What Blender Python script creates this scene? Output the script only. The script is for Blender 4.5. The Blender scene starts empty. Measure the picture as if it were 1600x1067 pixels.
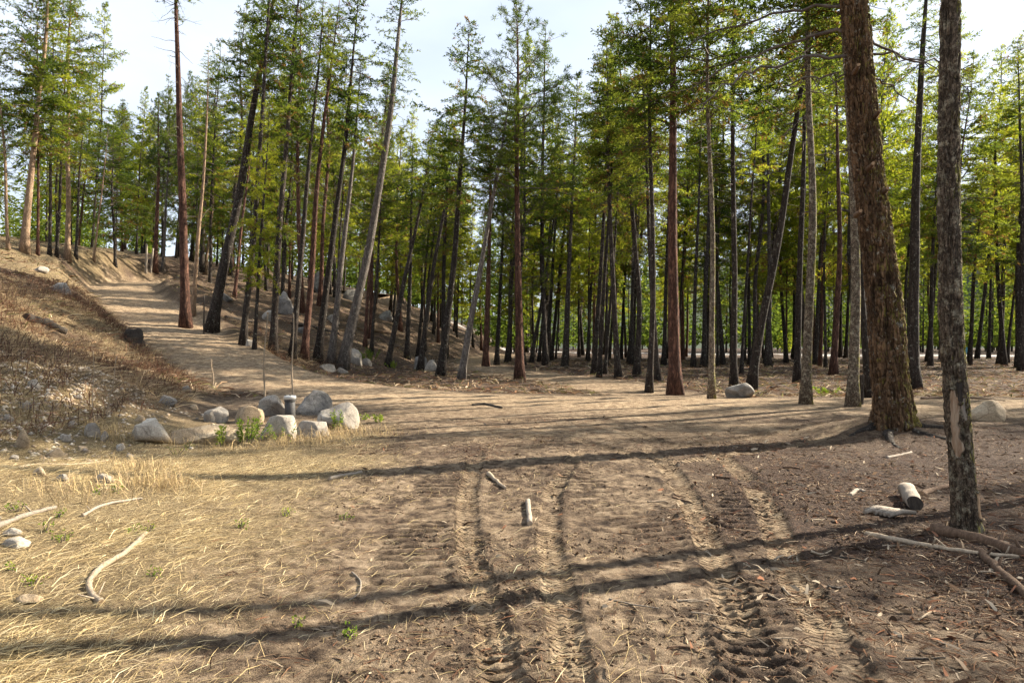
import bpy, math, random
import numpy as np
from mathutils import Vector, Matrix, Euler

random.seed(11)
RNG = np.random.default_rng(11)
scene = bpy.context.scene
COL = scene.collection

# ------------------------------------------------------------------ camera, sky, sun, exposure
FPX, CX, CY = 1067.0, 800.0, 533.5          # focal length and centre in photo pixels (1600 x 1067)
CAM_Z = 1.55
cam_d = bpy.data.cameras.new('camera'); cam = bpy.data.objects.new('camera', cam_d); COL.objects.link(cam)
cam_d.lens = 24.0; cam_d.sensor_width = 36.0; cam_d.clip_start = 0.05; cam_d.clip_end = 8000
cam.location = (0, 0, CAM_Z); cam.rotation_euler = (math.radians(90.0), 0, 0)
scene.camera = cam

SUN_AZ, SUN_EL = math.radians(66.0), math.radians(31.0)     # azimuth clockwise from +Y
SUN_DIR = Vector((math.sin(SUN_AZ) * math.cos(SUN_EL), math.cos(SUN_AZ) * math.cos(SUN_EL), math.sin(SUN_EL)))
world = bpy.data.worlds.new('World'); scene.world = world; world.use_nodes = True
wn = world.node_tree.nodes; wl = world.node_tree.links
bg = wn['Background']; sky = wn.new('ShaderNodeTexSky'); sky.sky_type = 'NISHITA'; sky.sun_disc = False
sky.sun_elevation = SUN_EL; sky.sun_rotation = SUN_AZ; sky.air_density = 1.0; sky.dust_density = 1.6; sky.ozone_density = 1.0
# thin bright cirrus veil over the blue, in every direction alike
wtc = wn.new('ShaderNodeTexCoord'); wmp = wn.new('ShaderNodeMapping'); wmp.inputs['Scale'].default_value = (1.2, 1.2, 3.0); wl.new(wtc.outputs['Generated'], wmp.inputs[0])
wno = wn.new('ShaderNodeTexNoise'); wno.inputs['Scale'].default_value = 2.2; wno.inputs['Detail'].default_value = 6; wl.new(wmp.outputs[0], wno.inputs['Vector'])
wrp = wn.new('ShaderNodeValToRGB'); wrp.color_ramp.elements[0].position = .25; wrp.color_ramp.elements[0].color = (.55, .55, .55, 1); wrp.color_ramp.elements[1].position = .7; wrp.color_ramp.elements[1].color = (.95, .95, .95, 1); wl.new(wno.outputs[0], wrp.inputs[0])
wmx = wn.new('ShaderNodeMix'); wmx.data_type = 'RGBA'; wl.new(wrp.outputs[0], wmx.inputs[0]); wl.new(sky.outputs[0], wmx.inputs[6]); wmx.inputs[7].default_value = (5.8, 6.4, 7.3, 1)
wl.new(wmx.outputs[2], bg.inputs[0]); bg.inputs[1].default_value = 0.052
sun_d = bpy.data.lights.new('sun', 'SUN'); sun = bpy.data.objects.new('sun', sun_d); COL.objects.link(sun)
sun_d.energy = 5.0; sun_d.angle = math.radians(0.6); sun_d.color = (1.0, 0.90, 0.74)
sun.rotation_euler = (-SUN_DIR).to_track_quat('-Z', 'Y').to_euler(); sun.location = (30, 10, 40)
scene.view_settings.view_transform = 'Standard'; scene.view_settings.look = 'None'
scene.view_settings.exposure = 1.85; scene.view_settings.gamma = 1.0
scene.view_settings.use_curve_mapping = False
scene.cycles.max_bounces = 4; scene.cycles.diffuse_bounces = 2; scene.cycles.transmission_bounces = 3
scene.cycles.glossy_bounces = 1; scene.cycles.use_adaptive_sampling = True; scene.cycles.adaptive_threshold = .03; scene.cycles.use_denoising = True; scene.cycles.transparent_max_bounces = 4

# ------------------------------------------------------------------ numpy helpers
def _hash(ix, iy, s):
    h = (ix.astype(np.int64) * 374761393 + iy.astype(np.int64) * 668265263 + s * 1442695041) & 0x7fffffff
    h = ((h ^ (h >> 13)) * 1274126177) & 0x7fffffff
    return ((h ^ (h >> 16)) & 0xffff) / 65535.0
def vnoise(x, y, s=0):
    x = np.asarray(x, float); y = np.asarray(y, float)
    ix = np.floor(x); iy = np.floor(y); fx = x - ix; fy = y - iy
    fx = fx * fx * (3 - 2 * fx); fy = fy * fy * (3 - 2 * fy)
    a = _hash(ix, iy, s); b = _hash(ix + 1, iy, s); c = _hash(ix, iy + 1, s); d = _hash(ix + 1, iy + 1, s)
    return (a + (b - a) * fx) * (1 - fy) + (c + (d - c) * fx) * fy
def fbm(x, y, s=0, o=4):
    v = 0; a = 0.5; n = 0
    for i in range(o):
        v = v + a * vnoise(x * 2 ** i + 17.3 * i, y * 2 ** i - 9.1 * i, s + i); n += a; a *= 0.5
    return v / n
def sstep(a, b, x):
    t = np.clip((x - a) / (b - a), 0, 1); return t * t * (3 - 2 * t)

def mesh_from(name, verts, faces, mats=(), smooth=False, attrs=None, fcount=None):
    """verts (n,3); faces (m,k) int array; attrs: name -> per-vertex float or colour array"""
    me = bpy.data.meshes.new(name)
    verts = np.asarray(verts, np.float32); faces = np.asarray(faces, np.int32)
    me.vertices.add(len(verts)); me.vertices.foreach_set('co', verts.ravel())
    m, k = faces.shape
    me.loops.add(m * k); me.loops.foreach_set('vertex_index', faces.ravel())
    me.polygons.add(m); me.polygons.foreach_set('loop_start', np.arange(0, m * k, k, dtype=np.int32))
    me.polygons.foreach_set('loop_total', np.full(m, k, np.int32))
    if smooth: me.polygons.foreach_set('use_smooth', np.ones(m, bool))
    for n, a in (attrs or {}).items():
        a = np.asarray(a, np.float32)
        if a.ndim == 1:
            at = me.attributes.new(n, 'FLOAT', 'POINT'); at.data.foreach_set('value', a)
        else:
            at = me.attributes.new(n, 'FLOAT_COLOR', 'POINT')
            at.data.foreach_set('color', np.concatenate([a, np.ones((len(a), 1), np.float32)], 1).ravel())
    for mt in mats: me.materials.append(mt)
    me.update(calc_edges=True)
    return me
def obj(name, me, parent=None, loc=None, rot=None, scale=None):
    o = bpy.data.objects.new(name, me); COL.objects.link(o)
    if parent is not None: o.parent = parent
    if loc is not None: o.location = loc
    if rot is not None: o.rotation_euler = rot
    if scale is not None: o.scale = scale
    return o
def tag(o, label, cat, group=None, kind=None):
    o['label'] = label; o['category'] = cat
    if group: o['group'] = group
    if kind: o['kind'] = kind
    return o
def struct(o, label=None):
    o['kind'] = 'structure'
    if label: o['label'] = label
    return o
def empty(name, loc):
    o = bpy.data.objects.new(name, None); COL.objects.link(o); o.location = loc; o.empty_display_size = 0.2
    return o

# ------------------------------------------------------------------ terrain
TOE_Y = np.array([-40, 0, 5, 10, 14, 20, 30, 45, 60, 100, 300, 3000.])
TOE_X = np.array([-10, -8.0, -7.0, -6.3, -6.6, -8.6, -8.6, -6.2, -4.0, -1.0, 0, 0.])
ROAD = np.array([(60, 18.5, 0), (30, 17, 0), (12, 16.6, 0), (3, 17.3, 0.0), (-3, 18.8, .05), (-8, 22.5, .40), (-13, 28, 1.5), (-18, 34, 2.95),
                 (-22.5, 40, 4.25), (-26, 46, 5.3), (-27.3, 53, 6.15), (-26, 62, 6.8), (-22, 75, 7.3), (-16, 90, 7.6)])
TRAIL = np.array([(5, 18, 0), (3.5, 25, 0), (1, 33, 0), (-1.8, 42, 0), (-2.5, 60, 0), (0, 85, 0)])
FAR = np.array([(-8, 118, 0), (20, 92, 0), (45, 80, 0), (80, 73, 0), (130, 72, 0)])
def densify(P, n=14):
    P = np.asarray(P, float); out = []
    for i in range(len(P) - 1):
        p0 = P[max(i - 1, 0)]; p1 = P[i]; p2 = P[i + 1]; p3 = P[min(i + 2, len(P) - 1)]
        for k in range(n):
            t = k / n
            out.append(0.5 * ((2 * p1) + (-p0 + p2) * t + (2 * p0 - 5 * p1 + 4 * p2 - p3) * t * t + (-p0 + 3 * p1 - 3 * p2 + p3) * t ** 3))
    out.append(P[-1]); return np.array(out)
ROAD_D = densify(ROAD); TRAIL_D = densify(TRAIL, 6); FAR_D = densify(FAR, 8)
def near_path(x, y, P):
    """distance to path and z of the nearest sample (piecewise, vectorised in chunks)"""
    x = np.asarray(x, float).ravel(); y = np.asarray(y, float).ravel()
    D = np.full(x.shape, 1e9); Z = np.zeros(x.shape)
    for a, b in zip(P[:-1], P[1:]):
        dx, dy = b[0] - a[0], b[1] - a[1]; L = dx * dx + dy * dy + 1e-9
        t = np.clip(((x - a[0]) * dx + (y - a[1]) * dy) / L, 0, 1)
        d = np.hypot(x - a[0] - t * dx, y - a[1] - t * dy)
        m = d < D; D = np.where(m, d, D); Z = np.where(m, a[2] + t * (b[2] - a[2]), Z)
    return D, Z
BIG = (7.25, 13.0)          # foot of the big mossy fir, filled in again below from the photo
def Hgt(x, y):
    shp = np.shape(x); x = np.asarray(x, float).ravel(); y = np.asarray(y, float).ravel()
    s = np.interp(y, TOE_Y, TOE_X) - x + 0.9 * (fbm(x * .25, y * .25, 5, 3) - .5)
    sp = 0.5 * (s + np.sqrt(s * s + 0.8))
    h = 12.0 * (1 - np.exp(-0.47 * sp / 12.0)) * (1 + 0.006 * np.clip(y - 40, 0, 60))
    h = h - 0.09
    rough = sstep(0.3, 3, s)
    h += rough * (1.0 * (fbm(x * .22, y * .22, 21, 4) - .5) + 0.5 * (fbm(x * .8, y * .8, 31, 3) - .5))
    flat = 1 - rough
    h += flat * (0.16 * (fbm(x * .18, y * .18, 41, 3) - .5) + 0.10 * (fbm(x * .7, y * .7, 44, 3) - .5) * sstep(12, 20, y))
    lf = np.clip(-1.0 - x, 0, 4.0); h += .15 * lf * lf / (lf + .6) * (1 - sstep(5.0, 9.5, y))
    h += 0.28 * np.exp(-((x - BIG[0]) ** 2 / 1.6 + (y - BIG[1] + .1) ** 2 / 0.9))
    near = (y > 8) & (y < 100)
    if near.any():
        D, Z = near_path(x[near], y[near], ROAD_D)
        w = 1 - sstep(1.6, 4.0, D)
        h[near] = h[near] * (1 - w) + (Z + 0.03 * (fbm(x[near] * .6, y[near] * .6, 51, 3) - .5)) * w
        bl = np.exp(-((D - 2.4) / .45) ** 2) * sstep(0.6, 2.0, Z)
        h[near] += 0.22 * bl
    # far mountain flank beyond the valley
    return h.reshape(shp)
def H1(x, y): return float(Hgt(np.array([x]), np.array([y]))[0])
def ray(px, py): return np.array([(px - CX) / FPX, 1.0, (CY - py) / FPX])
_T = np.concatenate([np.linspace(1.5, 40, 900), np.linspace(40.1, 160, 900)])
def hit(px, py):
    """point of the terrain seen at a photo pixel"""
    r = ray(px, py); X = r[0] * _T; Z = CAM_Z + r[2] * _T
    g = Hgt(X, _T); below = np.nonzero(Z < g)[0]
    i = below[0] if len(below) else len(_T) - 1
    t = _T[i]; return np.array([r[0] * t, t, float(g[i])])
BIG = tuple(hit(1395, 664)[:2]); BIG = (BIG[0], BIG[1] + .2)

# ------------------------------------------------------------------ materials
def new_mat(name):
    m = bpy.data.materials.new(name); m.use_nodes = True
    nt = m.node_tree; return m, nt, nt.nodes, nt.links, nt.nodes['Principled BSDF']
def ramp(n, stops, interp='LINEAR'):
    r = n.new('ShaderNodeValToRGB'); r.color_ramp.interpolation = interp
    e = r.color_ramp.elements
    while len(e) < len(stops): e.new(0.5)
    for k, (p, c) in zip(e, stops): k.position = p; k.color = (*c, 1) if len(c) == 3 else c
    return r
def noise(n, l, vec, scale, detail=4, rough=.6):
    t = n.new('ShaderNodeTexNoise'); t.inputs['Scale'].default_value = scale; t.inputs['Detail'].default_value = detail
    t.inputs['Roughness'].default_value = rough
    if vec is not None: l.new(vec, t.inputs['Vector'])
    return t
def mixc(n, l, fac, a, b, mode='MIX'):
    x = n.new('ShaderNodeMix'); x.data_type = 'RGBA'; x.blend_type = mode
    for sock, v in ((0, fac), (6, a), (7, b)):
        if isinstance(v, (int, float)): x.inputs[sock].default_value = v
        elif isinstance(v, tuple): x.inputs[sock].default_value = (*v, 1)
        else: l.new(v, x.inputs[sock])
    return x.outputs[2]
def math_n(n, l, op, a, b=None, clamp=False):
    x = n.new('ShaderNodeMath'); x.operation = op; x.use_clamp = clamp
    for i, v in enumerate((a, b)):
        if v is None: continue
        if isinstance(v, (int, float)): x.inputs[i].default_value = v
        else: l.new(v, x.inputs[i])
    return x.outputs[0]
def bump(n, l, height, strength, dist, bsdf):
    b = n.new('ShaderNodeBump'); b.inputs['Strength'].default_value = strength; b.inputs['Distance'].default_value = dist
    l.new(height, b.inputs['Height']); l.new(b.outputs[0], bsdf.inputs['Normal']); return b
def attr(n, name):
    a = n.new('ShaderNodeAttribute'); a.attribute_name = name; return a

def mat_ground():
    m, nt, n, l, b = new_mat('soil')
    geo = n.new('ShaderNodeNewGeometry').outputs['Position']
    big = noise(n, l, geo, 0.9, 6, .65); mid = noise(n, l, geo, 6, 6, .7); fine = noise(n, l, geo, 45, 5, .75)
    soil = ramp(n, [(.33, (.028, .019, .014)), (.45, (.105, .074, .050)), (.55, (.225, .165, .110)), (.68, (.37, .285, .195))]); l.new(mid.outputs[0], soil.inputs[0])
    sand = ramp(n, [(.32, (.12, .080, .050)), (.47, (.25, .178, .112)), (.64, (.43, .33, .215))]); l.new(mid.outputs[0], sand.inputs[0])
    duff = ramp(n, [(.36, (.013, .009, .008)), (.47, (.040, .025, .019)), (.57, (.085, .054, .038)), (.70, (.21, .145, .098))]); l.new(fine.outputs[0], duff.inputs[0])
    straw = ramp(n, [(.34, (.05, .035, .021)), (.48, (.18, .13, .07)), (.64, (.38, .30, .165))]); l.new(fine.outputs[0], straw.inputs[0])
    c = soil.outputs[0]
    dj = math_n(n, l, 'ADD', attr(n, 'duff').outputs['Fac'], math_n(n, l, 'MULTIPLY', math_n(n, l, 'SUBTRACT', big.outputs[0], .5), 1.6))
    c = mixc(n, l, math_n(n, l, 'MULTIPLY', dj, 1.0, True), c, duff.outputs[0])
    c = mixc(n, l, math_n(n, l, 'MULTIPLY', attr(n, 'trk_m').outputs['Fac'], .75), c, sand.outputs[0])
    c = mixc(n, l, attr(n, 'straw').outputs['Fac'], c, straw.outputs[0])
    c = mixc(n, l, attr(n, 'road').outputs['Fac'], c, sand.outputs[0])
    c = mixc(n, l, attr(n, 'gravel').outputs['Fac'], c, (.42, .40, .38))
    c = mixc(n, l, math_n(n, l, 'MULTIPLY', attr(n, 'slot').outputs['Fac'], .85), c, (.045, .031, .022))  # print slots: damp soil plus the shade of their depth, put into the colour
    sp = noise(n, l, geo, 160, 2, .6)
    spr = ramp(n, [(.30, (.45, .43, .41)), (.52, (1, 1, 1)), (.72, (1.35, 1.32, 1.25))]); l.new(sp.outputs[0], spr.inputs[0])
    c = mixc(n, l, 0.8, c, spr.outputs[0], 'MULTIPLY')
    l.new(c, b.inputs['Base Color']); b.inputs['Roughness'].default_value = .95; b.inputs['Specular IOR Level'].default_value = .15
    hsum = math_n(n, l, 'ADD', math_n(n, l, 'MULTIPLY', mid.outputs[0], .6), math_n(n, l, 'MULTIPLY', fine.outputs[0], .5))
    hsum = math_n(n, l, 'ADD', hsum, math_n(n, l, 'MULTIPLY', sp.outputs[0], .30))
    q = math_n(n, l, 'ABSOLUTE', attr(n, 'trk_q').outputs['Fac'])
    ph = math_n(n, l, 'ADD', math_n(n, l, 'MULTIPLY', attr(n, 'trk_s').outputs['Fac'], 6.2832), math_n(n, l, 'MULTIPLY', q, 5.0))
    lug = math_n(n, l, 'MULTIPLY', math_n(n, l, 'SINE', ph), 2.0); lug = math_n(n, l, 'MINIMUM', math_n(n, l, 'MAXIMUM', lug, -1.0), 1.0)
    lug = math_n(n, l, 'MULTIPLY', math_n(n, l, 'MULTIPLY', lug, attr(n, 'trk_m').outputs['Fac']), .85)
    hsum = math_n(n, l, 'ADD', hsum, lug)
    bump(n, l, hsum, 1.0, 0.06, b)
    return m
def mat_bark(name, dark, mid, light, scale=7.0, stretch=.28, depth=.03, moss=0.0, mosscol=(.16, .15, .02), lich=0.0, lichcol=(.38, .37, .30)):
    m, nt, n, l, b = new_mat(name)
    tc = n.new('ShaderNodeTexCoord'); mp = n.new('ShaderNodeMapping'); mp.inputs['Scale'].default_value = (1, 1, stretch)
    info = n.new('ShaderNodeObjectInfo')
    l.new(tc.outputs['Object'], mp.inputs['Vector'])
    wob = noise(n, l, mp.outputs[0], 6, 4)
    vadd = n.new('ShaderNodeMixRGB'); vadd.blend_type = 'ADD'; vadd.inputs[0].default_value = .30
    l.new(mp.outputs[0], vadd.inputs[1]); l.new(wob.outputs['Color'], vadd.inputs[2])
    v2 = n.new('ShaderNodeTexVoronoi'); v2.inputs['Scale'].default_value = scale; l.new(vadd.outputs[0], v2.inputs['Vector'])
    rn = noise(n, l, vadd.outputs[0], scale * .62, 3, .6); fn = noise(n, l, mp.outputs[0], scale * 1.9, 4, .75)
    rid = math_n(n, l, 'ABSOLUTE', math_n(n, l, 'SUBTRACT', rn.outputs[0], .5))
    e = ramp(n, [(0, (0, 0, 0)), (.10, (1, 1, 1))]); l.new(rid, e.inputs[0])
    hh = math_n(n, l, 'MULTIPLY', math_n(n, l, 'ADD', math_n(n, l, 'MULTIPLY', e.outputs[0], .75), .22), math_n(n, l, 'MULTIPLY', math_n(n, l, 'SUBTRACT', fn.outputs[0], .12), 1.45), True)
    cr = ramp(n, [(0, dark), (.45, mid), (.95, light)]); l.new(hh, cr.inputs[0])
    hue = n.new('ShaderNodeHueSaturation'); l.new(cr.outputs[0], hue.inputs['Color'])
    bw = n.new('ShaderNodeRGBToBW'); l.new(v2.outputs['Color'], bw.inputs[0])
    l.new(math_n(n, l, 'ADD', math_n(n, l, 'MULTIPLY', bw.outputs[0], .35), math_n(n, l, 'ADD', math_n(n, l, 'MULTIPLY', info.outputs['Random'], .45), .6)), hue.inputs['Value'])
    c = hue.outputs[0]
    if lich > 0:
        ln = noise(n, l, tc.outputs['Object'], 9, 6, .8); lr = ramp(n, [(.62 - lich * .2, (0, 0, 0)), (.70 - lich * .2, (1, 1, 1))]); l.new(ln.outputs[0], lr.inputs[0])
        c = mixc(n, l, math_n(n, l, 'MULTIPLY', lr.outputs[0], .75), c, lichcol)
    if moss > 0:
        mn = noise(n, l, tc.outputs['Object'], 5, 6, .75)
        side = n.new('ShaderNodeSeparateXYZ'); g = n.new('ShaderNodeNewGeometry'); l.new(g.outputs['Normal'], side.inputs[0])
        f = math_n(n, l, 'ADD', mn.outputs[0], math_n(n, l, 'MULTIPLY', side.outputs[0], .16))
        mr = ramp(n, [(.62 - moss * .2, (0, 0, 0)), (.70 - moss * .2, (1, 1, 1))]); l.new(f, mr.inputs[0])
        c = mixc(n, l, math_n(n, l, 'MULTIPLY', mr.outputs[0], .85), c, mosscol)
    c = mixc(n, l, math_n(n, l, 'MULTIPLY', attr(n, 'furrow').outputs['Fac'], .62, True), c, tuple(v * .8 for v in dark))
    l.new(c, b.inputs['Base Color']); b.inputs['Roughness'].default_value = .92; b.inputs['Specular IOR Level'].default_value = .2
    bump(n, l, math_n(n, l, 'ADD', hh, math_n(n, l, 'MULTIPLY', fn.outputs[0], .35)), 1.0, depth, b)
    return m
def mat_leaf(name, c_dark, c_mid, c_light, trans=.45, tmul=(1.5, 1.55, .8)):
    m, nt, n, l, b = new_mat(name)
    n.remove(b); out = n['Material Output']
    info = n.new('ShaderNodeObjectInfo')
    f = math_n(n, l, 'ADD', math_n(n, l, 'MULTIPLY', attr(n, 'tone').outputs['Fac'], .75), math_n(n, l, 'MULTIPLY', info.outputs['Random'], .25))
    cr = ramp(n, [(0.05, c_dark), (.5, c_mid), (.95, c_light)]); l.new(f, cr.inputs[0])
    brown = math_n(n, l, 'GREATER_THAN', attr(n, 'tone').outputs['Fac'], 1.2); cc = mixc(n, l, brown, cr.outputs[0], (.13, .075, .035))
    d = n.new('ShaderNodeBsdfDiffuse'); l.new(cc, d.inputs['Color'])
    t = n.new('ShaderNodeBsdfTranslucent'); l.new(mixc(n, l, 1.0, cc, tmul, 'MULTIPLY'), t.inputs['Color'])
    mx = n.new('ShaderNodeMixShader'); mx.inputs[0].default_value = trans
    l.new(d.outputs[0], mx.inputs[1]); l.new(t.outputs[0], mx.inputs[2]); l.new(mx.outputs[0], out.inputs['Surface'])
    return m
def mat_plain(name, c1, c2, scale=8, rough=.9, bmp=.02, stretch=(1, 1, 1), detail=6, spec=.2, metal=0):
    m, nt, n, l, b = new_mat(name)
    tc = n.new('ShaderNodeTexCoord'); mp = n.new('ShaderNodeMapping'); mp.inputs['Scale'].default_value = stretch; l.new(tc.outputs['Object'], mp.inputs['Vector'])
    t = noise(n, l, mp.outputs[0], scale, detail, .7); r = ramp(n, [(.3, c1), (.72, c2)]); l.new(t.outputs[0], r.inputs[0])
    info = n.new('ShaderNodeObjectInfo'); hv = n.new('ShaderNodeHueSaturation'); l.new(r.outputs[0], hv.inputs['Color'])
    l.new(math_n(n, l, 'ADD', math_n(n, l, 'MULTIPLY', info.outputs['Random'], .35), .8), hv.inputs['Value'])
    l.new(hv.outputs[0], b.inputs['Base Color']); b.inputs['Roughness'].default_value = rough; b.inputs['Specular IOR Level'].default_value = spec; b.inputs['Metallic'].default_value = metal
    if bmp: bump(n, l, t.outputs[0], .8, bmp, b)
    return m
def mat_rock(name, base, pale, dark, stain=None):
    m, nt, n, l, b = new_mat(name)
    tc = n.new('ShaderNodeTexCoord').outputs['Object']; info = n.new('ShaderNodeObjectInfo')
    off = n.new('ShaderNodeVectorMath'); l.new(tc, off.inputs[0]); l.new(info.outputs['Random'], off.inputs[1])
    a = noise(n, l, off.outputs[0], 2.2, 6, .7); s = noise(n, l, off.outputs[0], 60, 3, .8)
    r = ramp(n, [(.3, dark), (.48, base), (.68, pale)]); l.new(a.outputs[0], r.inputs[0])
    sr = ramp(n, [(.36, (.35, .34, .33)), (.5, (1, 1, 1)), (.7, (1.15, 1.14, 1.1))]); l.new(s.outputs[0], sr.inputs[0])
    c = mixc(n, l, .7, r.outputs[0], sr.outputs[0], 'MULTIPLY')
    ck = n.new('ShaderNodeTexVoronoi'); ck.feature = 'DISTANCE_TO_EDGE'; ck.inputs['Scale'].default_value = 2.3; l.new(mixc(n, l, .22, off.outputs[0], a.outputs['Color'], 'ADD'), ck.inputs['Vector'])
    ckr = ramp(n, [(0, (.35, .33, .31)), (.025, (1, 1, 1))]); l.new(ck.outputs['Distance'], ckr.inputs[0]); c = mixc(n, l, .6, c, ckr.outputs[0], 'MULTIPLY')
    if stain:
        sx = n.new('ShaderNodeSeparateXYZ'); l.new(tc, sx.inputs[0])
        f = math_n(n, l, 'ADD', math_n(n, l, 'MULTIPLY', sx.outputs[2], -4.0), a.outputs[0])
        fr = ramp(n, [(.35, (0, 0, 0)), (.75, (1, 1, 1))]); l.new(f, fr.inputs[0])
        c = mixc(n, l, math_n(n, l, 'MULTIPLY', fr.outputs[0], .8), c, stain)
    l.new(c, b.inputs['Base Color']); b.inputs['Roughness'].default_value = .9; b.inputs['Specular IOR Level'].default_value = .25
    bump(n, l, math_n(n, l, 'ADD', a.outputs[0], math_n(n, l, 'MULTIPLY', s.outputs[0], .15)), .7, .06, b)
    return m
def mat_attr(name, rough=.9, trans=0.25):
    """blade / chip material: colour from the mesh's own colour attribute"""
    m, nt, n, l, b = new_mat(name); out = n['Material Output']; n.remove(b)
    a = attr(n, 'col').outputs['Color']
    d = n.new('ShaderNodeBsdfDiffuse'); l.new(a, d.inputs['Color'])
    t = n.new('ShaderNodeBsdfTranslucent'); l.new(a, t.inputs['Color'])
    mx = n.new('ShaderNodeMixShader'); mx.inputs[0].default_value = trans
    l.new(d.outputs[0], mx.inputs[1]); l.new(t.outputs[0], mx.inputs[2]); l.new(mx.outputs[0], out.inputs['Surface'])
    return m

M = {}
M['soil'] = mat_ground()
M['fir'] = mat_bark('bark_fir', (.009, .007, .0055), (.038, .029, .023), (.105, .082, .064), 17, .2, .02, lich=.2)
M['pond'] = mat_bark('bark_ponderosa', (.014, .008, .006), (.095, .046, .031), (.26, .135, .088), 12, .25, .03)
M['tan'] = mat_bark('bark_tan', (.07, .045, .028), (.26, .175, .11), (.42, .31, .21), 16, .25, .015)
M['grey'] = mat_bark('bark_grey', (.03, .026, .022), (.12, .10, .085), (.27, .235, .20), 18, .2, .015, lich=.2)
M['mossy'] = mat_bark('bark_mossy', (.012, .008, .005), (.135, .078, .041), (.33, .205, .11), 15, .14, .025, moss=.44, mosscol=(.16, .135, .025), lich=.25)
M['lichen'] = mat_bark('bark_lichen', (.010, .008, .006), (.125, .092, .064), (.36, .285, .205), 30, .45, .014, moss=.16, lich=.5, lichcol=(.37, .33, .235))
M['fleaf'] = mat_leaf('fir_needles', (.020, .036, .012), (.070, .098, .022), (.20, .21, .042), .52)
M['pleaf'] = mat_leaf('pine_needles', (.028, .050, .018), (.075, .105, .026), (.15, .165, .04), .35)
M['yleaf'] = mat_leaf('young_needles', (.06, .085, .014), (.17, .195, .026), (.34, .33, .048), .58)
M['shrub'] = mat_leaf('shrub_leaves', (.06, .11, .015), (.14, .20, .03), (.30, .32, .07), .45)
M['twig'] = mat_plain('dead_twig', (.05, .04, .033), (.16, .13, .105), 6, bmp=0)
M['wood'] = mat_plain('weathered_wood', (.20, .15, .10), (.42, .34, .25), 10, bmp=.01, stretch=(6, 6, .6))
M['brownwood'] = mat_plain('barked_wood', (.07, .042, .027), (.20, .13, .085), 10, bmp=.015, stretch=(5, 5, .7))
M['darkwood'] = mat_plain('dark_wood', (.02, .017, .015), (.08, .065, .052), 10, bmp=.02, stretch=(5, 5, .7))
M['palewood'] = mat_plain('bare_pale_wood', (.17, .14, .11), (.34, .29, .235), 12, bmp=.01, stretch=(5, 5, .5))
M['cutwood'] = mat_plain('cut_end_wood', (.22, .13, .07), (.36, .25, .15), 14, bmp=.005)
M['raw'] = mat_plain('scarred_sapwood', (.20, .11, .06), (.50, .40, .29), 9, bmp=.01, stretch=(5, 5, .5))
M['rock'] = mat_rock('granite', (.30, .265, .22), (.46, .415, .35), (.17, .145, .12))
M['rockd'] = mat_rock('dark_granite', (.20, .185, .165), (.38, .355, .32), (.085, .078, .072))
M['rockt'] = mat_rock('tan_granite', (.34, .26, .17), (.48, .40, .29), (.20, .145, .09))
M['rocks'] = mat_rock('stained_granite', (.40, .35, .28), (.56, .52, .45), (.25, .2, .15), stain=(.20, .125, .045))
M['blade'] = mat_attr('dry_blade'); M['chip'] = mat_attr('litter_bits', trans=.05)
M['steel'] = mat_plain('casing_steel', (.03, .03, .032), (.09, .085, .08), 12, .6, .003)
M['cap'] = mat_plain('casing_cap', (.45, .45, .44), (.62, .61, .58), 12, .5, .002)
M['teal'] = mat_plain('teal_paint', (.05, .16, .20), (.07, .22, .27), 3, .5, 0)
M['mountain'] = mat_plain('forest_slope', (.018, .030, .018), (.055, .07, .04), .02, 1, 0)

# ------------------------------------------------------------------ ground sheet
def path_poly(pts): return np.array([(x, y, 0) for x, y in pts])
def gpx(px, py):
    d = CAM_Z * FPX / (py - CY); return ((px - CX) / FPX * d, d)
TYRES = [  # centre lines as ground points, width, tread pitch
    (path_poly([gpx(905, 700), gpx(862, 760), gpx(856, 820), gpx(868, 880), gpx(884, 960), gpx(905, 1060), gpx(930, 1200)]), .20, .050),
    (path_poly([gpx(1120, 700), gpx(1170, 740), gpx(1205, 790), gpx(1228, 850), gpx(1270, 920), gpx(1312, 1000), gpx(1352, 1060), gpx(1440, 1200)]), .25, .048),
    (path_poly([gpx(1010, 690), gpx(1050, 730), gpx(1085, 780), gpx(1118, 850), gpx(1150, 930), gpx(1190, 1060), gpx(1230, 1200)]), .24, .055),
    (path_poly([gpx(745, 700), gpx(728, 770), gpx(735, 850), gpx(762, 930), gpx(785, 1060)]), .20, .050),
    (path_poly([gpx(960, 660), gpx(1060, 690), gpx(1200, 672), gpx(1330, 655), gpx(1480, 648)]), .25, .07),
    (path_poly([gpx(900, 680), gpx(1040, 716), gpx(1200, 694), gpx(1320, 670)]), .25, .07),
    (path_poly([gpx(560, 640), gpx(700, 652), gpx(900, 650), gpx(1200, 640)]), .28, .08)]
BARS = [  # excavator track prints: centre px, half width, half length (m), pitch, turn
    (gpx(662, 838), .33, .78, .150, .05), (gpx(690, 748), .28, .55, .16, -.05), (gpx(893, 738), .33, .85, .16, .12),
    (gpx(1165, 905), .22, .55, .13, -.10), (gpx(1175, 1000), .22, .5, .13, -.2), (gpx(820, 1035), .2, .35, .10, .2),
    (gpx(1160, 780), .25, .7, .15, -.3), (gpx(1010, 800), .28, .7, .15, .3)]
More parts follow.
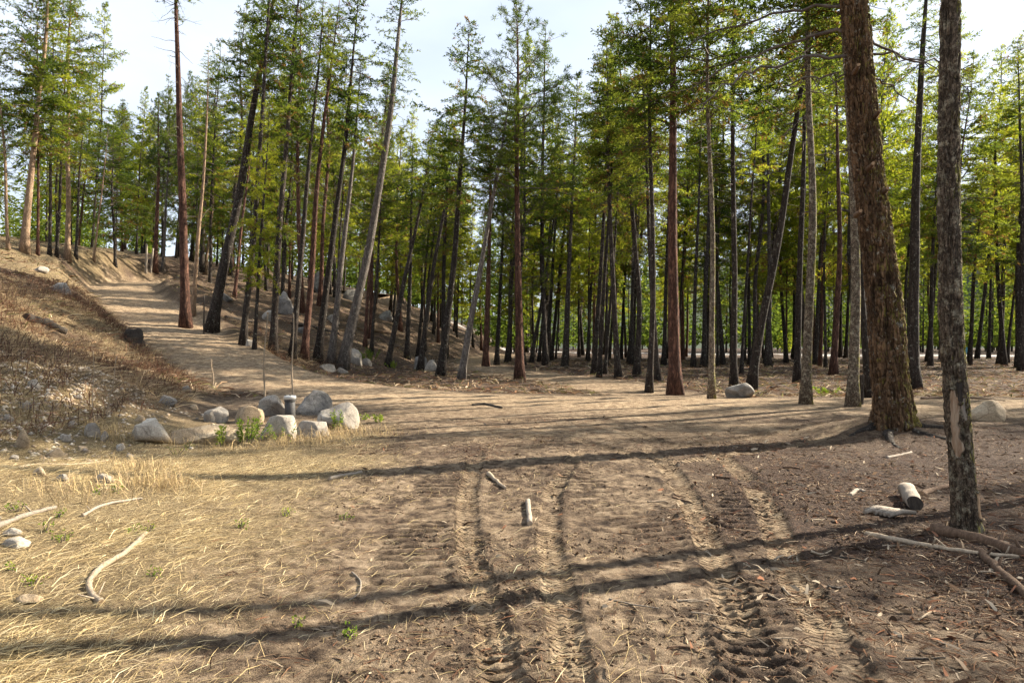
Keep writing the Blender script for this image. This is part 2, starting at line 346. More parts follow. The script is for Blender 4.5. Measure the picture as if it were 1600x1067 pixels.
def micro(x, y):
    """real relief of the churned soil near the camera; also returns masks"""
    d = np.zeros_like(x); wet = np.zeros_like(x); TS = np.zeros_like(x); TQ = np.zeros_like(x); TM = np.zeros_like(x); SL = np.zeros_like(x)
    wet_noise = fbm(x * .9, y * .9, 71, 4)
    sand_zone = sstep(-2.4, -0.6, x + 1.2 * (fbm(x * .7, y * .7, 72, 3) - .5))
    d += .022 * (fbm(x * 4, y * 4, 61, 4) - .5) + .028 * (fbm(x * 14, y * 14, 62, 3) - .5)
    cl = fbm(x * 24, y * 24, 63, 2); patch = sstep(.46, .62, fbm(x * 1.6, y * 1.6, 64, 3))
    d += sand_zone * patch * .05 * np.clip(cl - .5, 0, 1)
    wet += patch * .5 * sand_zone
    for P, w, pitch in TYRES:
        m = (x > P[:, 0].min() - 1) & (x < P[:, 0].max() + 1) & (y > P[:, 1].min() - 1) & (y < P[:, 1].max() + 1)
        if not m.any(): continue
        xs, ys = x[m], y[m]; D = np.full(xs.shape, 9.); S = np.zeros(xs.shape); Q = np.zeros(xs.shape); acc = 0
        for a, b in zip(P[:-1], P[1:]):
            dx, dy = b[0] - a[0], b[1] - a[1]; L = math.hypot(dx, dy)
            t = np.clip(((xs - a[0]) * dx + (ys - a[1]) * dy) / (L * L), 0, 1)
            ox, oy = xs - a[0] - t * dx, ys - a[1] - t * dy; dd = np.hypot(ox, oy)
            k = dd < D; D = np.where(k, dd, D); S = np.where(k, acc + t * L, S); Q = np.where(k, (ox * dy - oy * dx) / L, Q); acc += L
        D = D + .03 * (fbm(xs * 7, ys * 7, 66, 2) - .5)
        inside = 1 - sstep(w * .5 - .03, w * .5 + .02, D)
        fade = sstep(.30, .52, fbm(xs * 1.5, ys * 1.5, 67, 3))
        lug = np.sin(2 * np.pi * (S + np.abs(Q) * .35) / pitch); groove = np.cos(2 * np.pi * Q / (w * .38))
        d[m] += inside * (-.021 + fade * .006 * groove)
        TS[m] = np.where(inside > .02, S / pitch, TS[m]); TQ[m] = np.where(inside > .02, Q / w, TQ[m]); TM[m] = np.maximum(TM[m], inside * fade)
        berm = np.exp(-((D - w * .5 - .05) / .045) ** 2)
        d[m] += berm * (.007 + .036 * np.clip(fbm(xs * 22, ys * 22, 68, 3) - .42, 0, 1)); wet[m] += berm * .35
    for (c, hw, hl, pitch, rot) in BARS:
        ca, sa = math.cos(rot), math.sin(rot)
        u = (x - c[0]) * ca + (y - c[1]) * sa; v = -(x - c[0]) * sa + (y - c[1]) * ca
        m = (np.abs(u) < hw + .3) & (np.abs(v) < hl + .3)
        if not m.any(): continue
        uu, vv = u[m], v[m]; e = .12 * (fbm(uu * 5, vv * 5, 69, 2) - .5)
        ins = (1 - sstep(hw - .03, hw + .03, np.abs(uu) + e)) * (1 - sstep(hl - .1, hl + .15, np.abs(vv) + e))
        ph = (vv + .03 * (fbm(uu * 3, vv * 3, 70, 2) - .5)) / pitch; ph = ph - np.floor(ph)
        slot = np.exp(-((ph - .5) / .16) ** 2)
        d[m] += ins * (.010 - .050 * slot * (.5 + fbm(uu * 4, vv * 4, 73, 2))); wet[m] += ins * .3; SL[m] = np.maximum(SL[m], ins * np.exp(-((ph - .5) / .15) ** 2) * sstep(.3, .5, fbm(uu * 5, vv * 5, 74, 2)))
    fade = 1 - sstep(11, 16, y)
    return d * fade, np.clip(wet, 0, 1), (TS, TQ, TM, SL)
def masks(x, y):
    D, Z = near_path(x, y, ROAD_D); T, _ = near_path(x, y, TRAIL_D); F, _ = near_path(x, y, FAR_D)
    nz = fbm(x * .5, y * .5, 81, 3)
    road = 1 - sstep(1.3, 2.7, D + 2.4 * (nz - .5))
    road = np.maximum(road, .75 * (1 - sstep(.8, 2.6, T + 2 * (nz - .5))))
    # sandy clearing in front of the road
    clear = sstep(9.5, 13, y) * (1 - sstep(18, 22, y)) * sstep(-6.5, -4, x) * (1 - sstep(4, 9, x)) * .55
    road = np.maximum(road * (.72 + .28 * sstep(.35, .55, fbm(x * .7, y * 1.1, 87, 3))), clear * sstep(.35, .6, nz + .1))
    s = np.interp(y, TOE_Y, TOE_X) - x
    straw = sstep(.0, 1.6, -1.35 - x + 1.9 * (fbm(x * .6, y * .6, 82, 3) - .5)) * (1 - sstep(11, 15, y))
    straw = np.maximum(straw, sstep(-.5, 1.5, s) * .75 * (1 - .8 * sstep(24, 34, y) * sstep(-.62, -.5, x / np.clip(y, 1, None))) * sstep(.35, .6, fbm(x * .4, y * .4, 83, 3) + .1))
    duff = np.maximum(sstep(17, 24, y) * .9, sstep(7, 10, y) * .7 * sstep(.42, .62, fbm(x * .5 + 9, y * .9, 86, 4)))
    duff = np.maximum(duff, 1.1 * np.exp(-((x - BIG[0] - .3) ** 2 + (y - BIG[1] + .4) ** 2) / 2.2))
    duff = np.maximum(duff, sstep(1.0, 3.4, x + 2.0 * (fbm(x * .5, y * .5, 84, 3) - .5)) * (1 - sstep(12, 14.5, y)) * .95)
    gravel = 1 - sstep(2.2, 4.0, F + 1.5 * (nz - .5))
    return road, straw * (1 - road), duff * (1 - road), gravel
def build_ground():
    ys = [-60, -30, -12, -5, -2, 0, .8, 1.4, 1.9]
    y = 2.3
    while y < 9.5: ys.append(y); y += .0125 + .0022 * max(y - 3, 0)
    while y < 60: ys.append(y); y *= 1.011
    while y < 4000: ys.append(y); y *= 1.10
    ys = np.array(ys)
    u = np.linspace(-1, 1, 680); ex = np.geomspace(1.02, 14, 46)
    u = np.concatenate([-ex[::-1], u, ex])
    Y, U = np.meshgrid(ys, u, indexing='ij')
    X = U * (0.80 * np.clip(Y, 0, None) + 2.6)
    sh = X.shape; x = X.ravel(); y = Y.ravel()
    z = Hgt(x, y); dm, wet, trk = micro(x, y); z = z + dm
    hill = sstep(0, 2, np.interp(y, TOE_Y, TOE_X) - x)
    z = z + (.10 * (fbm(x * 2.2, y * 2.2, 91, 3) - .5)) * np.maximum(hill, sstep(19, 24, y)) * (1 - sstep(60, 90, y))
    z = z - np.clip(y - 150, 0, None) * .01
    road, straw, duff, gravel = masks(x, y)
    duff = np.clip(duff + wet * .38 * (1 - straw), 0, 1)
    i = np.arange(sh[0] * sh[1]).reshape(sh)
    f = np.stack([i[:-1, :-1], i[:-1, 1:], i[1:, 1:], i[1:, :-1]], -1).reshape(-1, 4)
    me = mesh_from('ground', np.stack([x, y, z], 1), f, [M['soil']], True, dict(road=road, straw=straw, duff=duff, gravel=gravel, trk_s=trk[0], trk_q=trk[1], trk_m=trk[2], slot=trk[3]))
    return struct(obj('ground', me), 'churned sandy soil of the clearing with tyre tracks and forest floor')
build_ground()

def build_road(name, P, hw, y0, label, key):
    """a thin worn sheet with ragged edges lying on the ground"""
    V = []; A = []
    k = 13
    for i, p in enumerate(P):
        q = P[min(i + 1, len(P) - 1)] - P[max(i - 1, 0)]; t = q[:2] / np.hypot(*q[:2]); nrm = np.array([-t[1], t[0]])
        for j in range(k):
            s = (j / (k - 1) * 2 - 1)
            w = hw * (1 + .25 * (float(vnoise(p[0] * .6 + 50 * (s > 0), p[1] * .6, 8)) - .5))
            c = p[:2] + nrm * s * w
            V.append((c[0], c[1], 0)); A.append(s)
    V = np.array(V); A = np.array(A)
    V[:, 2] = Hgt(V[:, 0], V[:, 1]) + .012 - .05 * sstep(.8, 1, np.abs(A)) - .03 * np.exp(-((np.abs(A) - .45) / .14) ** 2) + .02
    i = np.arange(len(V)).reshape(len(P), k)
    f = np.stack([i[:-1, :-1], i[1:, :-1], i[1:, 1:], i[:-1, 1:]], -1).reshape(-1, 4)
    o = np.ones(len(V)); zz = np.zeros(len(V))
    me = mesh_from(name, V, f, [M['soil']], True, dict(road=o * .97 if key == 'road' else zz, straw=zz, duff=zz, gravel=zz if key == 'road' else o * .95))
    return struct(obj(name, me), label)
build_road('dirt_road', densify(ROAD, 40), 1.4, 0, 'sandy dirt road crossing the clearing and climbing the hill at left', 'road')
build_road('gravel_road', densify(FAR, 20), 2.4, 0, 'pale gravel road far behind the trees at right', 'gravel')

# distant wooded mountain flank, seen in gaps between the trunks
def build_mountain():
    nx, ny = 140, 40
    a = np.linspace(-1.25, 1.45, nx); r = np.linspace(0, 1, ny)
    Aa, R = np.meshgrid(a, r, indexing='ij'); dist = 700 + 1300 * R
    ridge = np.interp(Aa, [-1.25, -.6, -.25, 0, .12, .30, .55, .75, 1.0, 1.45], [120, 110, 70, 75, 150, 210, 330, 480, 560, 600])
    ridge = ridge * (1 + .22 * (fbm(Aa * 6, Aa * 0 + 3, 101, 4) - .5))
    z = -12 + ridge * sstep(0, 1, R) ** .9 + 55 * (fbm(Aa * 9, R * 5, 102, 5) - .5) * sstep(0, .3, R)
    V = np.stack([np.sin(Aa) * dist, np.cos(Aa) * dist, z], -1).reshape(-1, 3)
    i = np.arange(nx * ny).reshape(nx, ny)
    f = np.stack([i[:-1, :-1], i[1:, :-1], i[1:, 1:], i[:-1, 1:]], -1).reshape(-1, 4)
    return struct(obj('mountain', mesh_from('mountain', V, f, [M['mountain']], True)), 'wooded mountain flank far behind the forest')
build_mountain()

# ------------------------------------------------------------------ tubes
def tube_arrays(P, R, n=8, cap=True, rough=0.0, seed=0):
    P = np.asarray(P, float); R = np.asarray(R, float); k = len(P)
    T = np.gradient(P, axis=0); T /= np.linalg.norm(T, axis=1)[:, None] + 1e-9
    ref = np.array([0, 0, 1.]) if abs(T[0][2]) < .8 else np.array([1., 0, 0])
    V = []
    th = np.linspace(0, 2 * np.pi, n, endpoint=False)
    for i in range(k):
        a = np.cross(T[i], ref); a /= np.linalg.norm(a) + 1e-9; b = np.cross(T[i], a)
        rr = R[i] * (1 + rough * (vnoise(np.cos(th) * 1.5 + 7 + seed, np.sin(th) * 1.5 + i * .8, seed) - .5))
        V.append(P[i] + np.outer(np.cos(th) * rr, a) + np.outer(np.sin(th) * rr, b))
    V = np.concatenate(V)
    i = np.arange(k)[:-1, None] * n + np.arange(n)[None]; j = np.arange(k)[:-1, None] * n + (np.arange(n)[None] + 1) % n
    F = np.stack([i, j, j + n, i + n], -1).reshape(-1, 4)
    if cap:
        V = np.concatenate([V, P[:1], P[-1:]]); c0, c1 = len(V) - 2, len(V) - 1; base = (k - 1) * n
        q = np.arange(n); q2 = (q + 1) % n
        F = np.concatenate([F, np.stack([q2, q, np.full(n, c0), np.full(n, c0)], 1)[:, [0, 1, 2, 2]] * 0 + np.stack([q2, q, np.full(n, c0), q2], 1)]) if False else F
        capA = [[int(b), int(a), c0] for a, b in zip(q, q2)]; capB = [[base + int(a), base + int(b), c1] for a, b in zip(q, q2)]
        return V, F, np.array(capA + capB)
    return V, F, None
def tube_mesh(name, P, R, mat, n=8, rough=0.0, seed=0, endmat=None):
    V, F, C = tube_arrays(P, R, n, True, rough, seed)
    me = bpy.data.meshes.new(name)
    me.from_pydata(V.tolist(), [], F.tolist() + C.tolist())
    me.materials.append(mat)
    if endmat: me.materials.append(endmat)
    sm = np.zeros(len(me.polygons), bool); sm[:len(F)] = True; me.polygons.foreach_set('use_smooth', sm)
    if endmat: mi = np.zeros(len(me.polygons), np.int32); mi[len(F):] = 1; me.polygons.foreach_set('material_index', mi)
    me.update(); return me
def join_tubes(name, parts, mat):
    V = []; F = []; o = 0
    for (P, R, n) in parts:
        v, f, _ = tube_arrays(P, R, n, False); V.append(v); F.append(f + o); o += len(v)
    return mesh_from(name, np.concatenate(V), np.concatenate(F), [mat], True)

# ------------------------------------------------------------------ crowns
def quads_along(C, Dv, ln, wd, rng):
    """needle blades: centre-root C (n,3), direction Dv (n,3), length, width -> verts, faces"""
    n = len(C); Dv = Dv / (np.linalg.norm(Dv, axis=1)[:, None] + 1e-9)
    rnd = rng.normal(size=(n, 3)); S = np.cross(Dv, rnd); S /= np.linalg.norm(S, axis=1)[:, None] + 1e-9
    ln = ln[:, None]; wd = wd[:, None]
    a = C; b = C + Dv * ln * .45 + S * wd * .5; c = C + Dv * ln; d = C + Dv * ln * .45 - S * wd * .5
    V = np.stack([a, b, c, d], 1).reshape(-1, 3); F = np.arange(n * 4).reshape(n, 4)
    return V, F
def branch_curve(z, az, L, el, droop, k=6):
    s = np.linspace(0, 1, k); r = L * s * math.cos(el); zz = z + L * s * math.sin(el) - droop * L * s * s
    return np.stack([r * math.cos(az), r * math.sin(az), zz], 1)
def sample(P, s):
    k = len(P) - 1; f = np.clip(s * k, 0, k - 1e-6); i = f.astype(int); t = (f - i)[:, None]
    return P[i] * (1 - t) + P[i + 1] * t
def crown_meshes(kind, L, R, seed, leaf, dens=1.0, lo=.35, per=9.0):
    """returns (foliage mesh, branch-wood mesh); z from 0 (crown base) to L (tip)"""
    rng = np.random.default_rng(seed); parts = []; Cs, Ds, Ls, Ws, Ts = [], [], [], [], []
    nb = int(L * per)
    for b in range(nb):
        t = (b + rng.random()) / nb; z = t * L * .985
        prof = (1 - t) ** .75 * min(1.0, lo + t * 4.0) + .04
        ln = R * prof * rng.uniform(.45, 1.3)
        if rng.random() < .10 + .35 * (float(vnoise(t * 9 + seed, seed * 1.3 + b * .15, 4)) > .62): continue
        az = b * 2.39996 + rng.uniform(-.5, .5)
        el = math.radians((-8 if kind == 'fir' else 5) + 45 * t + rng.uniform(-20, 20))
        P = branch_curve(z, az, ln, el, rng.uniform(-.10, .30) if kind == 'fir' else -.12, 6); P[1:, :] += rng.normal(scale=.05, size=(5, 3)).cumsum(0) * min(1, ln)
        parts.append((P, np.linspace(.012 + .010 * ln, .004, 6), 3))
        tone_b = rng.uniform(.1, .9)
        if kind == 'fir':
            nt = max(3, int(ln / .13 * dens)); ss = np.linspace(.22, 1, nt)
            pos = sample(P, ss); dirb = (P[-1] - P[0]) / (np.linalg.norm(P[-1] - P[0]) + 1e-9); side = np.cross(dirb, [0, 0, 1.]); side /= np.linalg.norm(side) + 1e-9
            for q in range(nt):
                for sg in (-1, 1):
                    tl = (.16 + .42 * (1 - ss[q])) * min(1, ln) * rng.uniform(.6, 1.3) + .06
                    td = dirb * rng.uniform(.4, .9) + side * sg * rng.uniform(.5, 1.0) + np.array([0, 0, rng.normal(-.12, .38)]); td /= np.linalg.norm(td)
                    m = max(2, int(tl / .075)); st = np.linspace(.05, 1, m)
                    base = pos[q] + np.outer(st * tl, td); reps = 4
                    c = np.repeat(base, reps, 0); d = np.tile(td, (len(c), 1)) * .8 + rng.normal(scale=.65, size=(len(c), 3)); d[:, 2] += .12
                    Cs.append(c); Ds.append(d); n_ = len(c)
                    Ls.append(rng.uniform(.10, .19, n_)); Ws.append(rng.uniform(.028, .052, n_)); Ts.append(np.clip(tone_b + rng.normal(scale=.16, size=n_), 0, 1) if rng.random() > .05 + .12 * (t < .15) else np.full(n_, 1.5))
        else:
            nt = max(3, int(ln * 6.0 * dens)); ss = rng.uniform(.35, 1, nt) ** .8; ss[0] = 1
            pos = sample(P, ss) + rng.normal(scale=.20 * min(1, ln), size=(nt, 3)) * (ss[:, None] < .99)
            dirb = (P[-1] - P[-2]); dirb /= np.linalg.norm(dirb) + 1e-9
            for q in range(nt):
                if q: parts.append((np.array([sample(P, np.array([max(ss[q] - .12, 0)]))[0], pos[q]]), np.array([.008, .004]), 3))
                m = 22; ax = dirb + rng.normal(scale=.45, size=3) + np.array([0, 0, .35]); ax /= np.linalg.norm(ax)
                d = rng.normal(size=(m, 3)); d /= np.linalg.norm(d, axis=1)[:, None]; d = d + ax * .75
                c = np.repeat(pos[q][None], m, 0) + np.outer(rng.uniform(-.10, .05, m), ax)
                Cs.append(c); Ds.append(d); Ls.append(rng.uniform(.13, .22, m)); Ws.append(rng.uniform(.016, .028, m)); Ts.append(np.clip(tone_b + rng.normal(scale=.15, size=m), 0, 1))
    C = np.concatenate(Cs); D = np.concatenate(Ds); ln = np.concatenate(Ls); wd = np.concatenate(Ws); T = np.concatenate(Ts)
    V, F = quads_along(C, D, ln, wd, rng)
    return mesh_from('crown_%s' % kind, V, F, [leaf], False, dict(tone=np.repeat(T, 4))), join_tubes('branch_wood', parts, M['twig'])
def dead_mesh(L, seed, r0=.1, r1=.07, per=5.0, mx=1.2):
    rng = np.random.default_rng(seed); parts = []
    for b in range(int(L * per)):
        t = rng.random() ** .7; z = t * L; ln = rng.uniform(.15, mx) * (.35 + .65 * t); az = rng.uniform(0, 6.28)
        P = branch_curve(z, az, ln + .1, math.radians(rng.uniform(-25, 18)), rng.uniform(-.05, .3), 5); P[1:-1] += rng.normal(scale=.025, size=(3, 3))
        parts.append((P, np.linspace(.016, .004, 5), 3))
        for q in range(rng.integers(0, 3)):
            a = sample(P, np.array([rng.uniform(.4, .9)]))[0]; e = a + rng.normal(scale=.16, size=3); parts.append((np.array([a, e]), np.array([.005, .002]), 3))
    return join_tubes('dead_twigs', parts, M['twig'])

CROWN = {}
for i, (L, R) in enumerate([(7, 2.1), (10, 2.7), (10, 3.1), (13, 3.1), (13, 3.6)]):
    CROWN[('fir', i)] = (L, *crown_meshes('fir', L, R, 200 + i, M['fleaf'], dens=.66, per=9))
for i, (L, R) in enumerate([(6, 2.2), (9, 2.8), (12, 3.1)]):
    CROWN[('pine', i)] = (L, *crown_meshes('pine', L, R, 300 + i, M['pleaf'], dens=1.6, per=7))
for i, (L, R) in enumerate([(9, 2.6), (12, 3.0)]):
    CROWN[('young', i)] = (L, *crown_meshes('fir', L, R, 400 + i, M['yleaf'], dens=.62, per=7.5))
for i, (L, R) in enumerate([(8, 1.6), (11, 1.9)]):   # thin half-bare crowns
    CROWN[('thin', i)] = (L, *crown_meshes('fir', L, R, 450 + i, M['fleaf'], dens=.45, per=6.5))
DEAD = [(L, dead_mesh(L, 500 + i)) for i, L in enumerate([4, 6, 8, 10])]
def crown_pick(kind, L, rnd):
    c = sorted([(abs(v[0] - L), k) for k, v in CROWN.items() if k[0] == kind]); return CROWN[c[0][1] if len(c) < 2 or rnd.random() < .65 else c[1][1]]

# ------------------------------------------------------------------ trees
rt = random.Random(5)
def trunk_geom(name, P, R, mat, n=12, rough=.12, seed=0, flare=.55):
    R = np.array(R)
    z0 = np.linalg.norm(P - P[0], axis=1); R = R * (1 + flare * np.exp(-z0 / (R[0] * 2.5)))
    V, F, C = tube_arrays(P, R, n, True, rough, seed)
    me = bpy.data.meshes.new(name); me.from_pydata(V.tolist(), [], F.tolist() + C.tolist()); me.materials.append(mat)
    me.polygons.foreach_set('use_smooth', np.ones(len(me.polygons), bool)); me.update(); return me
def add_crown(root, at, direction, kind, L, width=1.0, rnd=rt, thin=1.0):
    Lb, fm, wm = crown_pick(kind, L, rnd)
    q = Vector(direction).to_track_quat('Z', 'Y'); e = (q.to_matrix() @ Matrix.Rotation(rnd.uniform(0, 6.28), 3, 'Z')).to_euler()
    s = L / Lb; sx = (.5 + .5 * s) * width
    c = obj('crown', fm, root, at, e, (sx, sx, s)); w_ = obj('branches', wm, c); w_['kind'] = 'stuff'; return c
def add_dead(trunk, at, direction, L, rnd=rt, w=1.0):
    Lb, dm = min(DEAD, key=lambda d: abs(d[0] - L))
    q = Vector(direction).to_track_quat('Z', 'Y'); e = (q.to_matrix() @ Matrix.Rotation(rnd.uniform(0, 6.28), 3, 'Z')).to_euler()
    o = obj('dead_branches', dm, trunk, at, e, (w, w, L / Lb)); o['kind'] = 'stuff'; return o
def tree_from_photo(name, label, base, ref, wpx, mat, crown, cb_y, top_y=None, height=None, mid=None, group=None, width=1.0, dead=True, nseg=12, crown_len=None):
    """base / ref / mid: photo pixels on the trunk; cb_y: pixel row where the live crown starts; top_y: row of the tip or height in metres"""
    p = hit(*base); d = p[1]
    def at(px, py): return np.array([(px - CX) / FPX * d - p[0], 0, CAM_Z + (CY - py) / FPX * d - p[2]])
    pts = [np.zeros(3)] + ([at(*m) for m in mid] if mid else []) + [at(*ref)]
    dirv = pts[-1] - pts[-2]; dirv = dirv / dirv[2]
    Ht = (CAM_Z + (CY - top_y) / FPX * d - p[2]) if top_y is not None else height
    zs = np.array([q[2] for q in pts]); xs = np.array([q[0] for q in pts])
    z = np.linspace(0, Ht, 22); x = np.where(z <= zs[-1], np.interp(z, zs, xs), xs[-1] + (z - zs[-1]) * dirv[0] * .75)
    for _ in range(3): x[1:-1] = (x[:-2] + 2 * x[1:-1] + x[2:]) / 4
    wob = (vnoise(z * .22 + base[0], z * 0 + 3.3, 7) - .5) * .12; wob -= wob[0]; yb = (vnoise(z * .2 + base[0] * 1.7, z * 0 + 9.3, 9) - .5) * .5; yb -= yb[0]
    P = np.stack([x + wob * np.minimum(1, z / 4), yb * np.minimum(1, z / 6), z - .12 * (z == 0)], 1)
    r0 = wpx / 2 * d / FPX / math.sqrt(1 + (p[0] / d) ** 2)
    R = r0 * np.interp(z / Ht, [0, .1, .35, .7, 1], [1.08, .95, .74, .44, .06])
    root = empty(name, p.tolist()); tag(root, label, 'tree', group)
    tr = obj('trunk', trunk_geom('trunk', P, R, M[mat], nseg, .14, int(base[0])), root)
    zc = max(CAM_Z + (CY - cb_y) / FPX * d - p[2], 1.0)
    if crown:
        zc = min(zc, Ht - 3.0)
        i = int(np.searchsorted(z, zc)); i = min(max(i, 1), 20); dv = P[min(i + 8, 21)] - P[i]
        add_crown(root, P[i].tolist(), dv.tolist(), crown, np.linalg.norm(P[-1] - P[i]) * 1.03, width)
    if dead:
        z0 = max(1.8, zc * .30); i = int(np.searchsorted(z, z0)); i = min(i, 18); j = min(int(np.searchsorted(z, zc + .5)), 21); dv = P[j] - P[i]
        if np.linalg.norm(dv) > 1.2: add_dead(tr, P[i].tolist(), dv.tolist(), float(np.linalg.norm(dv)))
    return root

PLACED = []
def T(name, label, base, ref, w, mat, crown, cb, top=None, h=None, **k):
    p = hit(*base); PLACED.append((p[0], p[1])); return tree_from_photo(name, label, base, ref, w, mat, crown, cb, top, h, **k)

# --- left bank and hilltop
T('pine_tree', 'slim pale leaning pine at the left edge of the photo on the hilltop', (13, 391), (3, 250), 6, 'tan', 'thin', 250, h=15)
T('pine_tree', 'very thin pale pine tucked behind the thick tan leaning trunk at far left', (31, 390), (44, 290), 4, 'tan', 'thin', 240, h=14)
T('fir_tree', 'thick tan fir trunk leaning right on the crest at far left', (38, 394), (55, 190), 12.5, 'tan', 'thin', 210, h=18, mid=[(46, 290)])
T('pine_tree', 'straight thin reddish pine just right of the thick tan leaning trunk', (59, 398), (60, 240), 5, 'pond', 'fir', 270, h=16)
T('fir_tree', 'dark straight fir on the crest, left of the orange-barked pine', (77, 399), (81, 230), 6, 'fir', 'young', 260, h=15)
T('fir_tree', 'dark slim fir leaning right, directly left of the orange-barked pine', (88, 402), (99, 240), 5.5, 'fir', 'fir', 230, h=17)
T('pine_tree', 'bright orange-barked pine standing tallest on the left crest', (105, 408), (111, 40), 9, 'tan', 'thin', 175, h=21, mid=[(108, 200)])
T('fir_tree', 'dark fir just right of the bright orange-barked pine on the crest', (118, 404), (130, 230), 5.5, 'fir', 'fir', 270, top=175)
T('pine_tree', 'thin orange pine leaning right with a small tuft of crown, on the crest', (146, 409), (167, 220), 4.2, 'tan', 'pine', 270, top=195)
T('fir_tree', 'dark fir with low boughs between the thin orange pine and the road top', (180, 416), (178, 310), 5, 'fir', 'fir', 380, top=190)
T('pine_tree', 'bushy-topped pine standing at the bend where the road tops the hill', (242, 425), (246, 250), 8, 'pond', 'pine', 290, top=150, width=.8)
T('pine_tree', 'slim grey pine right beside the bushy-topped pine at the road bend', (254, 426), (264, 260), 5.5, 'grey', 'pine', 300, top=170)
# --- along the road
T('pine_tree', 'tall straight red-barked pine on the roadside berm, left of all leaning firs', (290, 512), (277, 0), 15.5, 'pond', 'pine', 20, h=19, mid=[(286, 300)], nseg=16)
T('fir_tree', 'thin pale trunk leaning right just behind the tall red roadside pine', (301, 494), (324, 80), 7.5, 'tan', 'thin', 170, top=72, mid=[(316, 280)], width=.6)
T('fir_tree', 'dark slim fir rising behind the tall red roadside pine, leaning right', (314, 424), (352, 17), 8, 'fir', 'thin', 200, h=19, mid=[(325, 250)])
T('pine_tree', 'short reddish thin pine on the slope between two leaning roadside firs', (320, 428), (334, 290), 5, 'tan', 'young', 300, top=180)
T('fir_tree', 'thick dark leaning fir, nearest the tall red roadside pine', (330, 519), (420, 17), 17, 'fir', 'fir', 175, h=18.5, mid=[(352, 390), (381, 250)], nseg=16, width=.9)
T('pine_tree', 'thin reddish pine on the slope behind the thick leaning roadside fir', (366, 466), (390, 250), 5.5, 'pond', 'young', 300, top=120)
T('fir_tree', 'dark straight-sided fir second from the thick leaning roadside fir', (379, 538), (424, 0), 10.5, 'fir', 'fir', 150, h=18, mid=[(407, 250)], width=.8)
T('fir_tree', 'thin dark fir with yellow-green lower boughs beside the road', (397, 546), (416, 250), 6, 'fir', 'young', 470, top=150, width=.6)
T('fir_tree', 'dark upright fir on the road edge behind the left dry stalk', (426, 552), (466, 0), 12, 'fir', 'fir', 225, h=18, mid=[(443, 250)], width=.85)
T('fir_tree', 'dark leaning fir directly behind the right dry stalk', (456, 557), (507, 0), 10, 'fir', 'thin', 150, h=17, mid=[(487, 250)])
T('pine_tree', 'red-barked leaning pine right of the right dry stalk', (475, 560), (533, 0), 11, 'pond', 'thin', 140, h=17, mid=[(502, 250)])
T('fir_tree', 'dark leaning fir with dense crown, next right of the red-barked leaning pine', (495, 564), (559, 0), 12, 'fir', 'fir', 240, h=18, mid=[(540, 250)])
T('fir_tree', 'grey-brown leaning fir crossing its neighbour left of the longest slanted trunk', (517, 568), (560, 160), 11, 'grey', 'fir', 240, h=15, mid=[(551, 250)], width=.8)
T('fir_tree', 'long grey trunk with the strongest slant, its foot among pale stones', (534, 576), (629, 0), 16, 'grey', 'thin', 190, h=21, mid=[(575, 390), (601, 250)], nseg=16, width=1.1)
# --- hillside behind
T('pine_tree', 'thin reddish pine on the open slope right of the longest slanted trunk', (570, 543), (577, 400), 6, 'pond', 'fir', 380, top=230, width=.8)
T('fir_tree', 'thin leaning dark fir above the green bush on the slope', (580, 552), (590, 380), 5.5, 'fir', 'fir', 360, top=215, width=.8)
T('fir_tree', 'dark slanted fir with its foot right of the green bush', (605, 573), (664, 285), 9, 'fir', 'fir', 340, top=200, mid=[(632, 440)], width=.9)
T('fir_tree', 'dark upright fir on the slope left of the grey stones under leaning trunks', (636, 560), (641, 380), 8, 'fir', 'fir', 370, top=215, width=.9)
T('fir_tree', 'thin dark fir rising behind the small grey hillside stones', (652, 558), (674, 340), 5, 'fir', 'young', 360, top=190, width=.8)
T('fir_tree', 'slanted dark fir beside the grey hillside stones', (656, 578), (697, 300), 9, 'fir', 'fir', 330, top=200, mid=[(675, 430)])
# --- centre
T('fir_tree', 'conical fir with its whole tip against the sky, left of the tall pointed pine', (688, 588), (722, 250), 12, 'fir', 'fir', 330, top=35, mid=[(712, 399)], nseg=14, width=1.05)
T('fir_tree', 'grey leaning fir whose trunk crosses to the right toward the tall pointed pine', (720, 593), (781, 250), 11, 'grey', 'fir', 300, top=130, mid=[(740, 472), (764, 337)], width=.9)
T('pine_tree', 'brown pine behind the grey leaning fir, beside the trail', (759, 572), (764, 360), 9, 'pond', 'fir', 350, top=170, width=.8)
T('fir_tree', 'dark fir on the left of the trail, behind the tall pointed pine', (776, 570), (786, 350), 7, 'fir', 'fir', 340, top=190, width=.8)
T('pine_tree', 'tall pointed pine standing alone in the middle of the clearing, orange at its foot', (812, 593), (808, 120), 12.5, 'pond', 'pine', 330, top=2, mid=[(809, 300)], nseg=16, width=1.2)
for i, (b, r, w, lab) in enumerate([
    ((830, 567), (864, 350), 6, 'leftmost slanting dark trunk of the tight clump right of the tall pointed pine'),
    ((842, 565), (858, 380), 5, 'second slanting trunk of the tight clump right of the tall pointed pine'),
    ((854, 566), (868, 360), 7, 'third trunk of the tight clump right of the tall pointed pine'),
    ((861, 564), (884, 340), 6, 'rightmost trunk of the tight clump right of the tall pointed pine')]):
    T('fir_tree', lab, b, r, w, 'fir', 'fir' if i % 2 else 'young', 350, top=200 + 10 * i, width=.75)
T('fir_tree', 'lone dark fir between the tight clump and the trail bend', (882, 575), (893, 354), 8.5, 'fir', 'fir', 350, top=120, width=1.0)
T('fir_tree', 'slim dark fir first left of the paired trunks at the trail bend', (918, 563), (931, 350), 5.5, 'fir', 'young', 340, top=170, width=.8)
T('fir_tree', 'left trunk of the dark pair at the trail bend', (928, 585), (943, 323), 8, 'fir', 'fir', 320, top=30, width=.95)
T('fir_tree', 'right trunk of the dark pair at the trail bend', (936, 589), (951, 341), 7, 'fir', 'fir', 330, top=90, width=.8)
